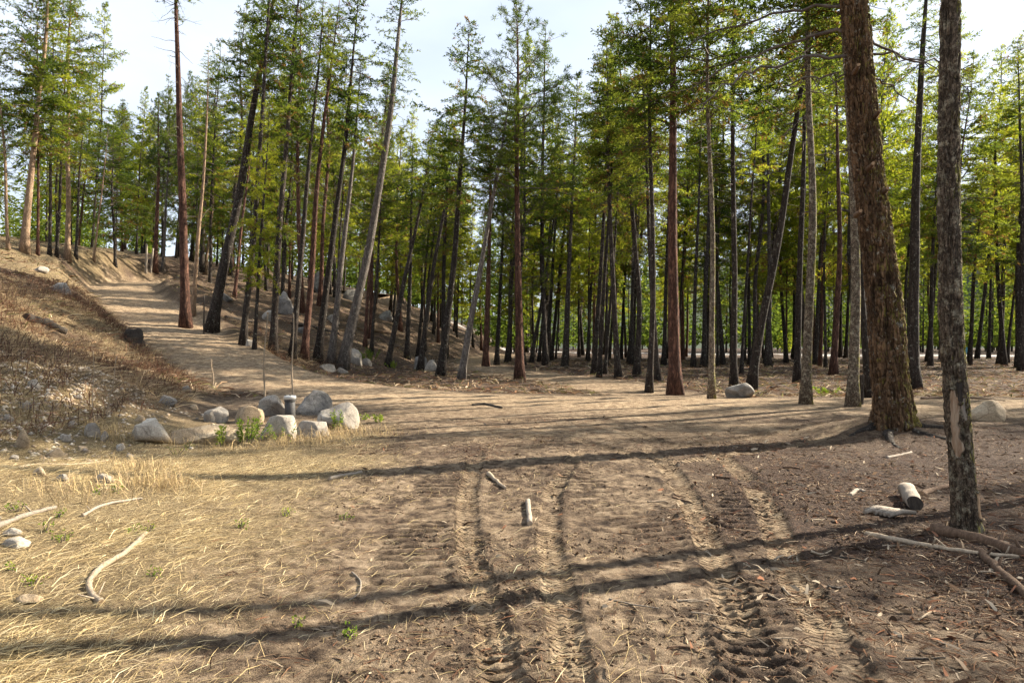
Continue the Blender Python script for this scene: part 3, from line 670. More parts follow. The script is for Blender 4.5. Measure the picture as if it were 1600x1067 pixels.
T('fir_tree', 'thin dark fir just right of the dark pair at the trail bend', (945, 585), (957, 430), 5.5, 'fir', 'thin', 340, top=150)
T('fir_tree', 'dark bowed fir bending left at the trail bend', (966, 591), (953, 320), 9.5, 'fir', 'fir', 310, h=15, mid=[(957, 433)], width=.9)
T('fir_tree', 'thin dark fir behind the bowed fir and the kinked fir', (986, 570), (992, 400), 6, 'fir', 'young', 360, top=150, width=.8)
T('fir_tree', 'dark kinked fir bending back to the left, left of the tall red pine', (994, 588), (984, 300), 10, 'fir', 'fir', 290, h=16, mid=[(1002, 470)], width=.9)
T('fir_tree', 'dark straight fir nearest on the left of the tall red pine', (1014, 613), (1021, 250), 10, 'fir', 'fir', 260, h=15, mid=[(1021, 488)], width=.9)
T('fir_tree', 'dark fir with flared foot half hidden between straight fir and tall red pine', (1028, 595), (1018, 420), 8, 'fir', 'fir', 330, h=15, width=.8)
T('fir_tree', 'slim dark fir leaning right just behind the tall red pine', (1037, 570), (1046, 350), 7, 'fir', 'young', 330, h=17, width=.8)
T('pine_tree', 'tall thick red-barked pine in scaly plates, right of centre', (1055, 617), (1050, 0), 19, 'pond', 'fir', 190, h=17, mid=[(1052, 433), (1049, 250)], nseg=20, width=1.1)
T('fir_tree', 'slim dark fir first right of the tall thick red pine', (1083, 574), (1094, 268), 7, 'fir', 'young', 300, h=18, width=.8)
T('fir_tree', 'second dark fir right of the tall thick red pine, slightly thicker', (1099, 574), (1110, 330), 8.5, 'fir', 'fir', 290, h=19)
T('fir_tree', 'straight narrow fir in front, between tall red pine and grey boulder', (1112, 623), (1110, 0), 10, 'lichen', 'fir', 190, h=15, mid=[(1113, 350)], nseg=14)
T('fir_tree', 'straight dark fir growing just behind the grey boulder', (1147, 604), (1146, 0), 11, 'fir', 'fir', 200, h=17, mid=[(1144, 250)], nseg=14)
T('fir_tree', 'slim dark fir between the boulder fir and the strongly leaning fir', (1158, 585), (1178, 250), 5.5, 'fir', 'young', 300, h=16, width=.8)
T('fir_tree', 'strongly leaning dark fir with its foot right of the grey boulder', (1173, 610), (1258, 82), 14, 'fir', 'fir', 210, h=16, mid=[(1188, 506), (1206, 414), (1232, 250)], nseg=16)
T('fir_tree', 'dark upright fir behind the strongly leaning fir', (1201, 574), (1199, 250), 9, 'fir', 'fir', 240, h=19)
T('fir_tree', 'brown fir with spreading root, half behind the lichen-covered upright fir', (1246, 599), (1250, 250), 11, 'fir', 'fir', 200, h=18)
T('fir_tree', 'thick upright lichen-covered fir between leaning fir and red trunk', (1259, 633), (1270, 40), 16, 'lichen', 'fir', 110, h=15, mid=[(1263, 433), (1268, 250)], nseg=18)
T('fir_tree', 'slim dark fir seen between the lichen-covered fir and the red trunk', (1274, 570), (1284, 330), 7, 'fir', 'young', 300, h=18, width=.8)
T('fir_tree', 'thin dark fir directly left of the bright red trunk', (1290, 574), (1292, 330), 5, 'fir', 'thin', 260, h=17)
T('pine_tree', 'bright red-barked trunk between lichen-covered fir and big mossy fir', (1302, 586), (1307, 200), 11, 'pond', 'fir', 170, h=17, mid=[(1312, 396)])
T('fir_tree', 'lichen-speckled fir immediately left of the big mossy fir', (1332, 637), (1320, 150), 18, 'lichen', 'fir', 90, h=14, mid=[(1338, 459), (1332, 300)], nseg=18)
T('fir_tree', 'grey fir mostly hidden behind the big mossy fir', (1358, 621), (1345, 440), 12, 'fir', 'thin', 60, h=15)
T('fir_tree', 'thick dark straight fir just right of the big mossy fir', (1427, 608), (1440, 0), 20, 'fir', 'thin', 130, h=16, mid=[(1426, 300)], nseg=18)
T('fir_tree', 'dark slim fir between thick dark fir and scarred front trunk', (1450, 565), (1463, 390), 8, 'fir', 'young', 300, h=18)
T('fir_tree', 'slim fir seen just right of the scarred front trunk', (1514, 568), (1537, 300), 7, 'fir', 'young', 330, h=16)
T('fir_tree', 'dark fir leaning right above the tan boulder at right', (1561, 570), (1580, 300), 8, 'fir', 'young', 250, h=18)
T('fir_tree', 'thin dark fir between the two right-edge trunks', (1574, 567), (1588, 390), 5.5, 'fir', 'fir', 300, h=16)
T('fir_tree', 'dark fir cut by the right edge of the photo', (1596, 580), (1592, 200), 11, 'fir', 'fir', 230, h=18)

# --- the two hero trunks, modelled with real bark relief
def hero_trunk(P, R, mat, nseg, seed, plate, depth, zmax):
    """dense tube whose bark plates are real relief"""
    P = np.asarray(P); k = len(P); th = np.linspace(0, 2 * np.pi, nseg, endpoint=False)
    z = P[:, 2]; TH, Z = np.meshgrid(th, z)
    Rm = np.repeat(np.asarray(R)[:, None], nseg, 1)
    u = TH / (2 * np.pi) * (2 * np.pi * R[0]) / plate; wrap = 2 * np.pi * R[0] / plate
    def pn(s, su, sz, sd, o=3):
        a = fbm(u * su, Z * sz, sd, o); b = fbm((u - wrap) * su, Z * sz, sd, o); w = np.clip((TH / (2 * np.pi) - .9) / .1, 0, 1)
        return a * (1 - w) + b * w
    ridge = 1 - np.abs(2 * pn(0, 1.3, 2.2 / plate * .12, seed) - 1) * 1.6
    cracks = np.abs(2 * pn(0, 3.0, 9.0, seed + 5) - 1); fine = pn(0, 7, 22, seed + 9)
    d = depth * (np.clip(ridge, 0, 1) * .9 + .7 * (sstep(.02, .25, cracks) - 1) + .8 * (fine - .5))
    Rm = Rm + d
    ang = 1 + .05 * np.cos(3 * TH + 1.0 + seed) + .03 * np.cos(5 * TH + .4 * Z)
    flare = np.exp(-np.clip(Z, 0, None) / (R[0] * 1.1)) * (.16 + .26 * np.clip(np.cos(5 * TH + 1.3) + .4 * np.cos(3 * TH), -.3, 2))
    Rm = Rm * ang * (1 + flare)
    X = P[:, 0][:, None] + np.cos(TH) * Rm; Yv = P[:, 1][:, None] + np.sin(TH) * Rm
    V = np.stack([X, Yv, Z], -1).reshape(-1, 3)
    i = np.arange(k * nseg).reshape(k, nseg); j = np.roll(i, -1, 1)
    F = np.stack([i[:-1], j[:-1], j[1:], i[1:]], -1).reshape(-1, 4)
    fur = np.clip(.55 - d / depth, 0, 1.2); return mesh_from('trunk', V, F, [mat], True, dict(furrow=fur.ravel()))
def hero(name, label, base, pts, wpx, mat, Ht, nz, nseg, plate, depth):
    p = hit(*base); d = p[1]; PLACED.append((p[0], p[1]))
    q = [np.zeros(2)] + [np.array([(px - CX) / FPX * d - p[0], CAM_Z + (CY - py) / FPX * d - p[2]]) for px, py in pts]
    zs = np.array([a[1] for a in q]); xs = np.array([a[0] for a in q])
    zlow = np.linspace(-.15, min(8.5, Ht), nz); z = np.concatenate([zlow, np.linspace(8.6, Ht, 30)]) if Ht > 9 else zlow
    sl = (xs[-1] - xs[-2]) / (zs[-1] - zs[-2])
    x = np.where(z <= zs[-1], np.interp(z, zs, xs), xs[-1] + (z - zs[-1]) * sl)
    ker = np.ones(31) / 31; xp = np.pad(x[:nz], 15, mode='edge'); x[:nz] = np.convolve(xp, ker, 'valid')
    P = np.stack([x, 0 * x, z], 1); r0 = wpx / 2 * d / FPX
    R = r0 * np.interp(z / Ht, [0, .08, .25, .42, .7, 1], [1.05, 1, .82, .68, .42, .06])
    root = empty(name, p.tolist()); tag(root, label, 'tree')
    tr = obj('trunk', hero_trunk(P, R, M[mat], nseg, int(base[0]), plate, depth, 8), root)
    return root, tr, P, R, p, d
def atz(P, zz): return np.array([np.interp(zz, P[:, 2], P[:, 0]), np.interp(zz, P[:, 2], P[:, 1]), zz])
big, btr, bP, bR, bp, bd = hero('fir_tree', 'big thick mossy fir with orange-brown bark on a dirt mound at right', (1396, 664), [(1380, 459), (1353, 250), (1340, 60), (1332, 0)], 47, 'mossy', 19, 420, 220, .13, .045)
add_crown(big, atz(bP, 9.5).tolist(), (bP[-1] - atz(bP, 9.5)).tolist(), 'fir', 10, 1.3)
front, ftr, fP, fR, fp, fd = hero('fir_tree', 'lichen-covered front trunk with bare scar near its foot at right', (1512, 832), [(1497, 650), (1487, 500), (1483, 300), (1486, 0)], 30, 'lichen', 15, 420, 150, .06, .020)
add_crown(front, atz(fP, 7.5).tolist(), (fP[-1] - atz(fP, 7.5)).tolist(), 'fir', 8, 1.0)
def bough(parent, P, name, spec, d, seed):
    """dead limb from pixels: list of (px,py), depth shift at tip"""
    rng = np.random.default_rng(seed)
    for pts, dy, r in spec:
        base = Vector(parent.location)
        q = np.array([[(px - CX) / FPX * (d + dy * t), d + dy * t, CAM_Z + (CY - py) / FPX * (d + dy * t)] for (px, py), t in zip(pts, np.linspace(0, 1, len(pts)))]) - np.array(base)
        q = densify(q, 5); q[2:-1] += rng.normal(scale=.035, size=(len(q) - 3, 3)); r = r * .75; parts = [(q, np.linspace(r, r * .3, len(q)), 6)]
        for k in range(9):
            a = sample(q, np.array([rng.uniform(.25, 1)]))[0]; e = a + np.array([rng.normal() * .30, rng.normal() * .3, rng.normal() * .25 - .12]); m_ = (a + e) / 2 + rng.normal(scale=.04, size=3)
            parts.append((np.array([a, m_, e]), np.array([.010, .007, .003]), 4))
        obj(name, join_tubes('limb', parts, M['twig']), parent)
bough(big, bP, 'dead_limb', [([(1322, 48), (1250, 60), (1160, 95), (1080, 140)], 1.5, .045), ([(1325, 88), (1240, 92), (1160, 118), (1090, 165)], -1.0, .04),
                             ([(1328, 113), (1290, 120), (1240, 130), (1180, 170)], .5, .03), ([(1355, 55), (1400, 85), (1470, 105), (1520, 135)], 1.0, .035),
                             ([(1360, 85), (1420, 90), (1480, 118)], -.8, .025), ([(1362, 120), (1400, 140), (1440, 180)], .5, .025), ([(1318, 10), (1240, 18), (1150, 40), (1060, 80)], 1.2, .04)], bd, 3)
# stubs on the big trunk and the pale wound on the front trunk
for k, (px, py) in enumerate([(1343, 335), (1362, 262), (1372, 180), (1340, 110), (1385, 300)]):
    a = np.array([(px - CX) / FPX * (bd - .3), bd - .30, CAM_Z + (CY - py) / FPX * (bd - .3)]) - np.array(bp)
    P = np.array([a + [0, .12, 0], a + [-.03, -.06, .02], a + [-.06, -.16, .03]]); obj('branch_stub', tube_mesh('stub', P, [.05, .035, .028], M['brownwood'], 7, .3, k, M['cutwood']), big)
def scar(parent, P, R, z0, z1, a0, a1, mat, seed, rel=1.02):
    nz, na = 40, 22; z = np.linspace(z0, z1, nz); V = []
    for zz in z:
        t = (zz - z0) / (z1 - z0); c = atz(P, zz); r = np.interp(zz, P[:, 2], R)
        taper = min(1, 6 * min(t, 1 - t) + .25); mid = (a0 + a1) / 2
        e0 = mid + (a0 - mid) * taper * (.75 + .9 * (float(fbm(zz * 14, 1.0, seed, 3)) - .5)); e1 = mid + (a1 - mid) * taper * (.75 + 1.3 * (float(fbm(zz * 14, 5.0, seed, 3)) - .5))
        flare = 1 + .28 * math.exp(-max(zz, 0) / (R[0] * 1.1))
        for k in range(na):
            f = k / (na - 1); th = e0 + (e1 - e0) * f; edge = 1 - (2 * f - 1) ** 6
            rr = r * flare * (1.0 + (rel - 1) * edge) + .018 * edge + .006 * (float(vnoise(f * 20, zz * 2, seed + 1)) - .5) - .012 * (1 - edge)
            V.append((c[0] + math.cos(th) * rr, c[1] + math.sin(th) * rr, zz))
    i = np.arange(nz * na).reshape(nz, na); F = np.stack([i[:-1, :-1], i[:-1, 1:], i[1:, 1:], i[1:, :-1]], -1).reshape(-1, 4)
    o = obj('bare_scar', mesh_from('scar', np.array(V), F, [mat], True), parent)
    A = np.array(V).reshape(nz, na, 3); loop = np.concatenate([A[:, 0], A[-1, ::3], A[::-1, -1], A[0, ::-3], A[:2, 0]]); rng = np.random.default_rng(seed); loop = loop + rng.normal(scale=.004, size=loop.shape)
    obj('bark_lip', join_tubes('lip', [(loop, rng.uniform(.007, .019, len(loop)), 5)], M['lichen']), o); return o
sc = scar(front, fP, fR, .66, 1.26, math.radians(-176), math.radians(-100), M['raw'], 4); sc['label'] = 'pale bare wood where the bark is stripped'
sc = scar(front, fP, fR, .98, 1.20, math.radians(-112), math.radians(-80), M['palewood'], 14); sc['label'] = 'grey splintered sapwood strip'
sc = scar(front, fP, fR, 1.14, 1.34, math.radians(-128), math.radians(-88), M['darkwood'], 24, 1.06); sc['label'] = 'shade of a hollow painted on above the bare wood'  # no recess here: the hollow's shade is the dark colour of this patch
sc = scar(front, fP, fR, .12, .36, math.radians(-72), math.radians(-30), M['cutwood'], 9); sc['label'] = 'fresh orange bark wound near the foot'
# roots of the big fir
for k, a in enumerate([188, 232, 292, 345]):
    rng = np.random.default_rng(900 + k); th = math.radians(a); L = rng.uniform(.8, 1.5); s = np.linspace(.3, 1, 8); r = s * (L + .35)
    x = np.cos(th + .4 * (s - .3)) * r; y = np.sin(th + .4 * (s - .3)) * r
    z = np.array([H1(bp[0] + u, bp[1] + v) for u, v in zip(x, y)]) - bp[2] + .03 * (1 - s) - .030
    obj('root', tube_mesh('root', np.stack([x, y, z], 1), np.linspace(.085, .02, 8), M['fir'], 8, .7, k), big)

# --- background stand: individuals sharing a few trunk shapes
BGT = []; BG_ROOTS = []
for i in range(6):
    rng = np.random.default_rng(700 + i); Ht = [14, 16, 17, 18, 19, 20][i]; z = np.linspace(0, Ht, 16)
    P = np.stack([(vnoise(z * .2, z * 0 + i, 3) - .5) * .5 * np.minimum(1, z / 5), (vnoise(z * .2, z * 0 + i + 20, 3) - .5) * .5 * np.minimum(1, z / 5), z - .25 * (z == 0)], 1)
    R = .13 * np.interp(z / Ht, [0, .12, .6, 1], [1.1, .95, .6, .08])
    BGT.append((Ht, P, trunk_geom('trunk_far', P, R, M['fir'], 8, .12, i), trunk_geom('trunk_far_red', P, R, M['pond'], 8, .12, i)))
def bg_tree(x, y, label, group, rnd, cb=(.25, .5), young=.4, hs=1.0):
    Ht, P, m1, m2 = rnd.choice(BGT); name = 'fir_tree'
    root = empty(name, (x, y, H1(x, y))); s = hs * rnd.uniform(.85, 1.12); root.scale = (s, s, s)
    root.rotation_euler = (rnd.uniform(-.04, .04), rnd.uniform(-.02, .09), rnd.uniform(0, 6.28) * 0); tag(root, label, 'tree', group)
    tr = obj('trunk', m2 if rnd.random() < .18 else m1, root); w = rnd.uniform(.5, 1.15); tr.scale = (w, w, 1)
    zc = Ht * rnd.uniform(*cb); i = int(np.searchsorted(P[:, 2], zc)); c = P[i] * [w, w, 1]
    kind = 'young' if rnd.random() < young else ('fir' if rnd.random() < .8 else 'pine')
    add_crown(root, c.tolist(), (P[-1] * [w, w, 1] - c).tolist(), kind, Ht - c[2], rnd.uniform(.7, 1.05), rnd)
    if zc > 4: add_dead(tr, P[2].tolist(), (P[i] - P[2]).tolist(), zc - P[2][2], rnd, 1 / w)
    BG_ROOTS.append(root); del_look = ('yellow-green conifer' if kind == 'young' else 'dark-green conifer' if kind == 'fir' else 'tufted pine'); root['look'] = del_look
    PLACED.append((x, y)); return root
rb = random.Random(21)
def scatter(n, xr, yr, label, group, dmin, wedge=True, **k):
    c = 0; tries = 0
    while c < n and tries < n * 80:
        tries += 1; y = rb.uniform(*yr); x = rb.uniform(*xr)
        if wedge and abs(x) > .82 * y + 2: continue
        if min(math.hypot(x - a, y - b) for a, b in PLACED) < dmin: continue
        if near_path([x], [y], ROAD_D)[0][0] < 3.0 or near_path([x], [y], TRAIL_D)[0][0] < 2.0 or near_path([x], [y], FAR_D)[0][0] < 4.5: continue
        bg_tree(x, y, label, group, rb, **k); c += 1
scatter(36, (-46, -24), (50, 90), 'x', 'conifers behind the hilltop road', 1.6, cb=(.04, .28), hs=1.0)
scatter(50, (-26, -2), (44, 92), 'x', 'conifers on the wooded slope', 1.5, cb=(.12, .42), hs=1.1)
scatter(60, (-2, 22), (42, 100), 'x', 'conifers behind the trail', 1.5, cb=(.16, .46), young=.68, hs=1.2)
scatter(58, (14, 62), (38, 74), 'x', 'conifers before the gravel road', 1.8, cb=(.16, .46), young=.72, hs=1.25)
# each one named by its place between two landmark trees
LM = [(0, 'photo\'s left edge'), (38, 'thick tan fir'), (105, 'orange-barked crest pine'), (180, 'low-boughed crest fir'), (242, 'bushy-topped bend pine'), (290, 'tall red roadside pine'), (330, 'thick leaning roadside fir'),
      (379, 'second roadside fir'), (426, 'fir behind left stalk'), (475, 'red leaning pine'), (534, 'longest slanted trunk'), (605, 'fir beside green bush'), (688, 'conical sky-tipped fir'), (720, 'grey crossing fir'),
      (759, 'brown trailside pine'), (812, 'tall pointed pine'), (861, 'tight dark clump'), (882, 'lone dark fir'), (932, 'dark trail-bend pair'), (966, 'bowed fir'), (1014, 'straight dark fir'), (1055, 'thick red pine'),
      (1112, 'straight narrow fir'), (1173, 'strongly leaning fir'), (1259, 'lichen-covered upright fir'), (1302, 'bright red trunk'), (1395, 'big mossy fir'), (1512, 'scarred front trunk'), (1600, 'photo\'s right edge')]
ORD = ['first', 'second', 'third', 'fourth', 'fifth', 'sixth', 'seventh', 'eighth', 'ninth', 'tenth', 'eleventh', 'twelfth', 'thirteenth', 'fourteenth', 'fifteenth', 'sixteenth', 'seventeenth', 'eighteenth', 'nineteenth', 'twentieth']
def name_background():
    got = {}
    for o in BG_ROOTS:
        px = CX + FPX * o.location.x / o.location.y
        k = max([i for i, (v, _) in enumerate(LM[:-1]) if px >= v] or [0]); got.setdefault(k, []).append((px, o))
    for k, lst in got.items():
        for i, (px, o) in enumerate(sorted(lst, key=lambda t: t[0])):
            o['label'] = '%s distant %s from left between %s and %s' % (ORD[min(i, 19)], o['look'], LM[k][1], LM[k + 1][1])
name_background()
# the wood beyond the gravel road and over the hilltop reads as one mass
def far_wood():
    rng = np.random.default_rng(77); Vs, Fs, Ts = [], [], []; o = 0
    spots = []
    while len(spots) < 170:
        y = rng.uniform(92, 175); x = rng.uniform(-.82 * y, .95 * y)
        if near_path([x], [y], FAR_D)[0][0] < 6 or near_path([x], [y], ROAD_D)[0][0] < 5: continue
        if min([math.hypot(x - a, y - b) for a, b in spots] or [9]) < 2.5: continue
        spots.append((x, y))
    g = Hgt(np.array([a for a, _ in spots]), np.array([b for _, b in spots]))
    for (x, y), z0 in zip(spots, g):
        Ht = rng.uniform(14, 23); n = 900; t = rng.random(n) ** 1.6; R = (2.9 * (1 - t) ** .8 + .15) * rng.uniform(.25, 1.05, n); az = np.floor(rng.uniform(0, 9, n)) * .7 + t * 40 + rng.normal(scale=.2, size=n)
        lo_ = .08; z = Ht * (lo_ + (.99 - lo_) * t) - .12 * R
        C = np.stack([x + R * np.cos(az), y + R * np.sin(az), z0 + z], 1); D = np.stack([np.cos(az), np.sin(az), rng.normal(scale=.45, size=n) - .1], 1) + rng.normal(scale=.4, size=(n, 3))
        V, F = quads_along(C, D, rng.uniform(.5, 1.05, n), rng.uniform(.2, .4, n), rng); Vs.append(V); Fs.append(F + o); o += len(V)
        Ts.append(np.clip(np.repeat(rng.uniform(.15, .75) + rng.normal(scale=.15, size=n), 4), 0, 1))
    w = obj('distant_wood', mesh_from('distant_wood', np.concatenate(Vs), np.concatenate(Fs), [M['fleaf']], False, dict(tone=np.concatenate(Ts))))
    tag(w, 'dark far wood beyond the gravel road and over the hilltop', 'wood', None, 'stuff')
    P = []
    for (x, y), z0 in zip(spots, g): P.append((np.array([[x, y, z0 - .2], [x + .1, y, z0 + 6], [x + .2, y, z0 + 14]]), np.array([.17, .13, .05]), 5))
    t = obj('trunks', join_tubes('far_trunks', P, M['fir']), w); t['kind'] = 'stuff'
far_wood()
# trees outside the frame at right whose shadows cross the foreground
for k, (x, y, w, c0) in enumerate([(7.3, 8.0, 1.0, .55), (17, 10.9, .62, .3), (16.2, 8.2, .6, .3), (18.5, 13.0, .65, .3), (13.5, 5.8, .55, .35), (18.5, 20.5, 1.0, .5), (22, 20.0, 1.0, .5), (26, 25, 1.1, .5), (29, 22, 1.0, .45), (36, 27, 1.1, .5)]):
    bg_tree(x, y, 'fir outside the right edge of the photo, %s nearest of them' % ORD[k], 'firs outside the right edge', rb, cb=(c0, c0 + .1), young=0, hs=w)

# ------------------------------------------------------------------ rocks
import bmesh
def rock_mesh(name, seed, dims, mat, sub=4, cuts=7, rough=.10, flat=True):
    rng = np.random.default_rng(seed); bm = bmesh.new(); bmesh.ops.create_icosphere(bm, subdivisions=sub, radius=1)
    V = np.array([v.co[:] for v in bm.verts])
    for c in range(cuts):                       # planed-off faces
        nrm = rng.normal(size=3); nrm[2] = abs(nrm[2]) * .9 if c % 2 else nrm[2]; nrm /= np.linalg.norm(nrm); h = rng.uniform(.45, .76)
        dd = V @ nrm - h; m = dd > 0; V[m] -= np.outer(dd[m] * .97, nrm)
    for fq, am in ((1.3, rough), (3.1, rough * .5), (8, rough * .16)):
        nv = fbm(V[:, 0] * fq + V[:, 2] * fq * .7 + seed, V[:, 1] * fq - V[:, 2] * fq * .6 + 3 * seed, seed, 2) - .5
        V *= (1 + am * 2 * nv)[:, None]
    V *= np.array(dims) / 2 / np.abs(V).max(0)
    for v, c in zip(bm.verts, V): v.co = c
    me = bpy.data.meshes.new(name); bm.to_mesh(me); bm.free(); me.materials.append(mat)
    me.polygons.foreach_set('use_smooth', np.ones(len(me.polygons), bool)); me.update(); return me
def rock(label, px, py, wpx, hpx, mat, seed, group=None, deep=.8, name='boulder', cuts=7, sub=4, tilt=0, sink=.3, cat='rock'):
    p = hit(px, py); d = p[1]; w = wpx * d / FPX * 1.08; h = hpx * d / FPX * 1.18
    hh = h / (1 - sink)
    o = obj(name, rock_mesh(name, seed, (w, w * deep, hh), M[mat], sub, cuts), None, (p[0], p[1] + w * deep * .35, p[2] + hh * (.5 - sink)), (0, tilt, random.Random(seed).uniform(-.25, .25)))
    return tag(o, label, cat, group)
G1 = 'boulders ringed round the steel pipe'
rock('long pale smooth boulder lying alone left of the boulder ring', 222, 692, 86, 30, 'rocks', 1, G1, .6, tilt=.03)
rock('wide low brown boulder half hidden by the leafy green sprigs', 322, 696, 118, 30, 'rockt', 2, G1, .5)
rock('small grey boulder at the back left of the boulder ring', 333, 660, 36, 27, 'rock', 3, G1)
rock('tan cracked boulder at the back, left of the steel pipe', 378, 662, 52, 32, 'rockt', 4, G1)
rock('grey domed boulder touching the left side of the steel pipe', 425, 650, 46, 27, 'rock', 5, G1)
rock('grey domed boulder touching the right side of the steel pipe', 484, 648, 56, 32, 'rockd', 6, G1)
rock('large pale blocky boulder in front of the steel pipe', 423, 688, 62, 38, 'rock', 7, G1, .8, cuts=10)
rock('pale wedge-shaped boulder with a sharp facet, front right of the pipe', 489, 683, 58, 31, 'rock', 18, G1, .8, cuts=11)
rock('grey boulder sloping to the right at the right end of the ring', 524, 671, 60, 34, 'rock', 9, G1, .8)
rock('dark grey boulder with a pale top at the foot of the right firs', 1160, 622, 44, 21, 'rockd', 10, None, .8)
rock('tan blocky boulder alone on the road at the right edge', 1553, 658, 56, 32, 'rockt', 11, None, .75, cuts=9)
G2 = 'stones at the feet of the leaning roadside firs'
rock('pale flat stone left of the foot of the longest slanted trunk', 508, 579, 30, 9, 'rock', 12, G2)
rock('small pale stone right in front of the longest slanted trunk', 534, 583, 18, 8, 'rock', 13, G2)
rock('upright whitish stone beside the green bush on the slope', 556, 570, 24, 22, 'rock', 14, G2)
rock('low stone right of the upright whitish stone', 572, 571, 16, 10, 'rock', 15, G2)
rock('rounded grey hillside stone under the slanted firs, left one', 655, 577, 22, 18, 'rockd', 16, G2)
rock('rounded grey hillside stone under the slanted firs, right one', 675, 580, 24, 15, 'rock', 17, G2)
rock('pale pebble-like stone by the road edge behind the left dry stalk', 389, 541, 13, 9, 'rock', 19, G2)
G3 = 'granite outcrops on the slope'
for i, (px, py, w, h, lab) in enumerate([(500, 458, 38, 32, 'tall grey outcrop high on the wooded slope behind red leaning pine'), (444, 492, 30, 34, 'dark grey upright outcrop on the slope behind the left dry stalk'),
        (415, 500, 24, 14, 'low grey rock left of the dark upright outcrop on the slope'), (548, 470, 30, 18, 'grey ledge on the slope behind the longest slanted trunk'),
        (90, 458, 34, 16, 'dark jagged rock in the cut bank above the road'), (58, 424, 22, 9, 'small dark rock high on the left cut bank'), (600, 500, 26, 14, 'weathered grey rock on the slope above the green bush'),
        (350, 470, 20, 10, 'small grey rock on the slope behind the thick leaning roadside fir'), (520, 505, 22, 12, 'lichen-grey rock low on the slope between leaning firs'), (470, 520, 18, 10, 'small dark rock near the foot of the red leaning pine')]):
    rock(lab, px, py, w, h, 'rockd' if i % 3 < 2 else 'rock', 30 + i, G3, .8, cuts=10)
G4 = 'loose stones on the left bank'
STONES = [(28, 700, 26, 24, 'rockt'), (142, 684, 24, 19, 'rock'), (160, 690, 13, 13, 'rock'), (50, 607, 20, 12, 'rock'), (82, 716, 32, 13, 'rockt'), (160, 755, 30, 12, 'rock'), (255, 632, 30, 13, 'rockd'), (290, 612, 14, 9, 'rock'),
          (20, 858, 48, 12, 'rock'), (14, 836, 26, 8, 'rock'), (40, 945, 42, 9, 'rockt'), (100, 690, 18, 10, 'rock'), (108, 668, 16, 9, 'rock'), (62, 672, 14, 8, 'rockt'), (185, 705, 18, 9, 'rock'), (200, 716, 14, 7, 'rock'),
          (125, 705, 15, 8, 'rockt'), (92, 752, 24, 12, 'rockd'), (60, 745, 20, 12, 'rockt'), (18, 720, 14, 9, 'rock'), (36, 640, 16, 9, 'rock'), (85, 640, 13, 8, 'rockt'), (120, 625, 12, 7, 'rock'), (215, 660, 16, 9, 'rockt'),
          (236, 668, 13, 7, 'rock'), (150, 655, 13, 8, 'rockt'), (10, 660, 16, 11, 'rock'), (72, 620, 11, 7, 'rock'), (300, 640, 15, 9, 'rockt'), (268, 690, 14, 7, 'rock')]
def stone_label(px, py, w, mat):
    tone = {'rock': 'pale grey', 'rockt': 'tan', 'rockd': 'dark grey'}[mat]; size = 'large' if w > 24 else 'fist-sized' if w > 15 else 'small'
    row = 'high on the brushy bank' if py < 645 else 'among the pebbles on the lower bank' if py < 725 else 'on the ground below the bank'
    return tone, size, row
seen = {}
for i, (px, py, w, h, mt) in enumerate(sorted(STONES)):
    t, sz, row = stone_label(px, py, w, mt); key = (t, sz, row); seen[key] = seen.get(key, 0) + 1
    n_ = sum(1 for q in STONES if stone_label(q[0], q[1], q[2], q[4]) == key)
    lab = '%s %s stone %s' % (sz, t, row) + ('' if n_ == 1 else ', %s from left' % ORD[seen[key] - 1])
    rock(lab, px, py, w, h, mt, 60 + i, G4, .75, name='stone', sub=3, cuts=6)
# gravel on the bank
def instanced_bits(name, pts, shapes, rng, col, smin, smax, mat, label, cat, flatten=.6):
    """many tiny faceted lumps joined in one mesh (nobody could count them)"""
    ico = np.array([(0, 0, 1), (1, 0, 0), (0, 1, 0), (-1, 0, 0), (0, -1, 0), (0, 0, -1)], float); fc = np.array([(0, 1, 2), (0, 2, 3), (0, 3, 4), (0, 4, 1), (5, 2, 1), (5, 3, 2), (5, 4, 3), (5, 1, 4)])
    n = len(pts); V = np.repeat(ico[None], n, 0) * rng.uniform(.6, 1.3, (n, 6, 1)); a = rng.uniform(0, 6.28, n); s = rng.uniform(smin, smax, n) ** 1.0
    V = V * (s[:, None, None] * np.array([1, .75, flatten])); ca, sa = np.cos(a)[:, None], np.sin(a)[:, None]
    X = V[..., 0] * ca - V[..., 1] * sa; Y = V[..., 0] * sa + V[..., 1] * ca; V = np.stack([X, Y, V[..., 2]], -1) + pts[:, None]
    F = (fc[None] + np.arange(n)[:, None, None] * 6).reshape(-1, 3)
    o = obj(name, mesh_from(name, V.reshape(-1, 3), F, [mat], False, dict(col=np.repeat(col, 6, 0)))); tag(o, label, cat, None, 'stuff'); return o
def ground_z(x, y):
    return Hgt(x, y) + micro(np.asarray(x, float), np.asarray(y, float))[0]
def pal(rng, n, cols, jit=.2):
    c = np.array(cols)[rng.integers(0, len(cols), n)]; return np.clip(c * (1 + rng.normal(scale=jit, size=(n, 1))), .005, .8)
rg = np.random.default_rng(41)
x = rg.normal(-8.0, 1.3, 3800); y = rg.uniform(8.5, 14.5, 3800); k = (rg.random(3800) < np.exp(-((x + .52 * y + 2.0) / 1.4) ** 2) + .1); x, y = x[k], y[k]
instanced_bits('gravel', np.stack([x, y, ground_z(x, y) + .005], 1), None, rg, pal(rg, len(x), [(.42, .35, .26), (.5, .44, .36), (.33, .25, .17), (.25, .21, .17)]), .012, .055, M['chip'], 'scattered pebbles on the lower left bank', 'gravel')
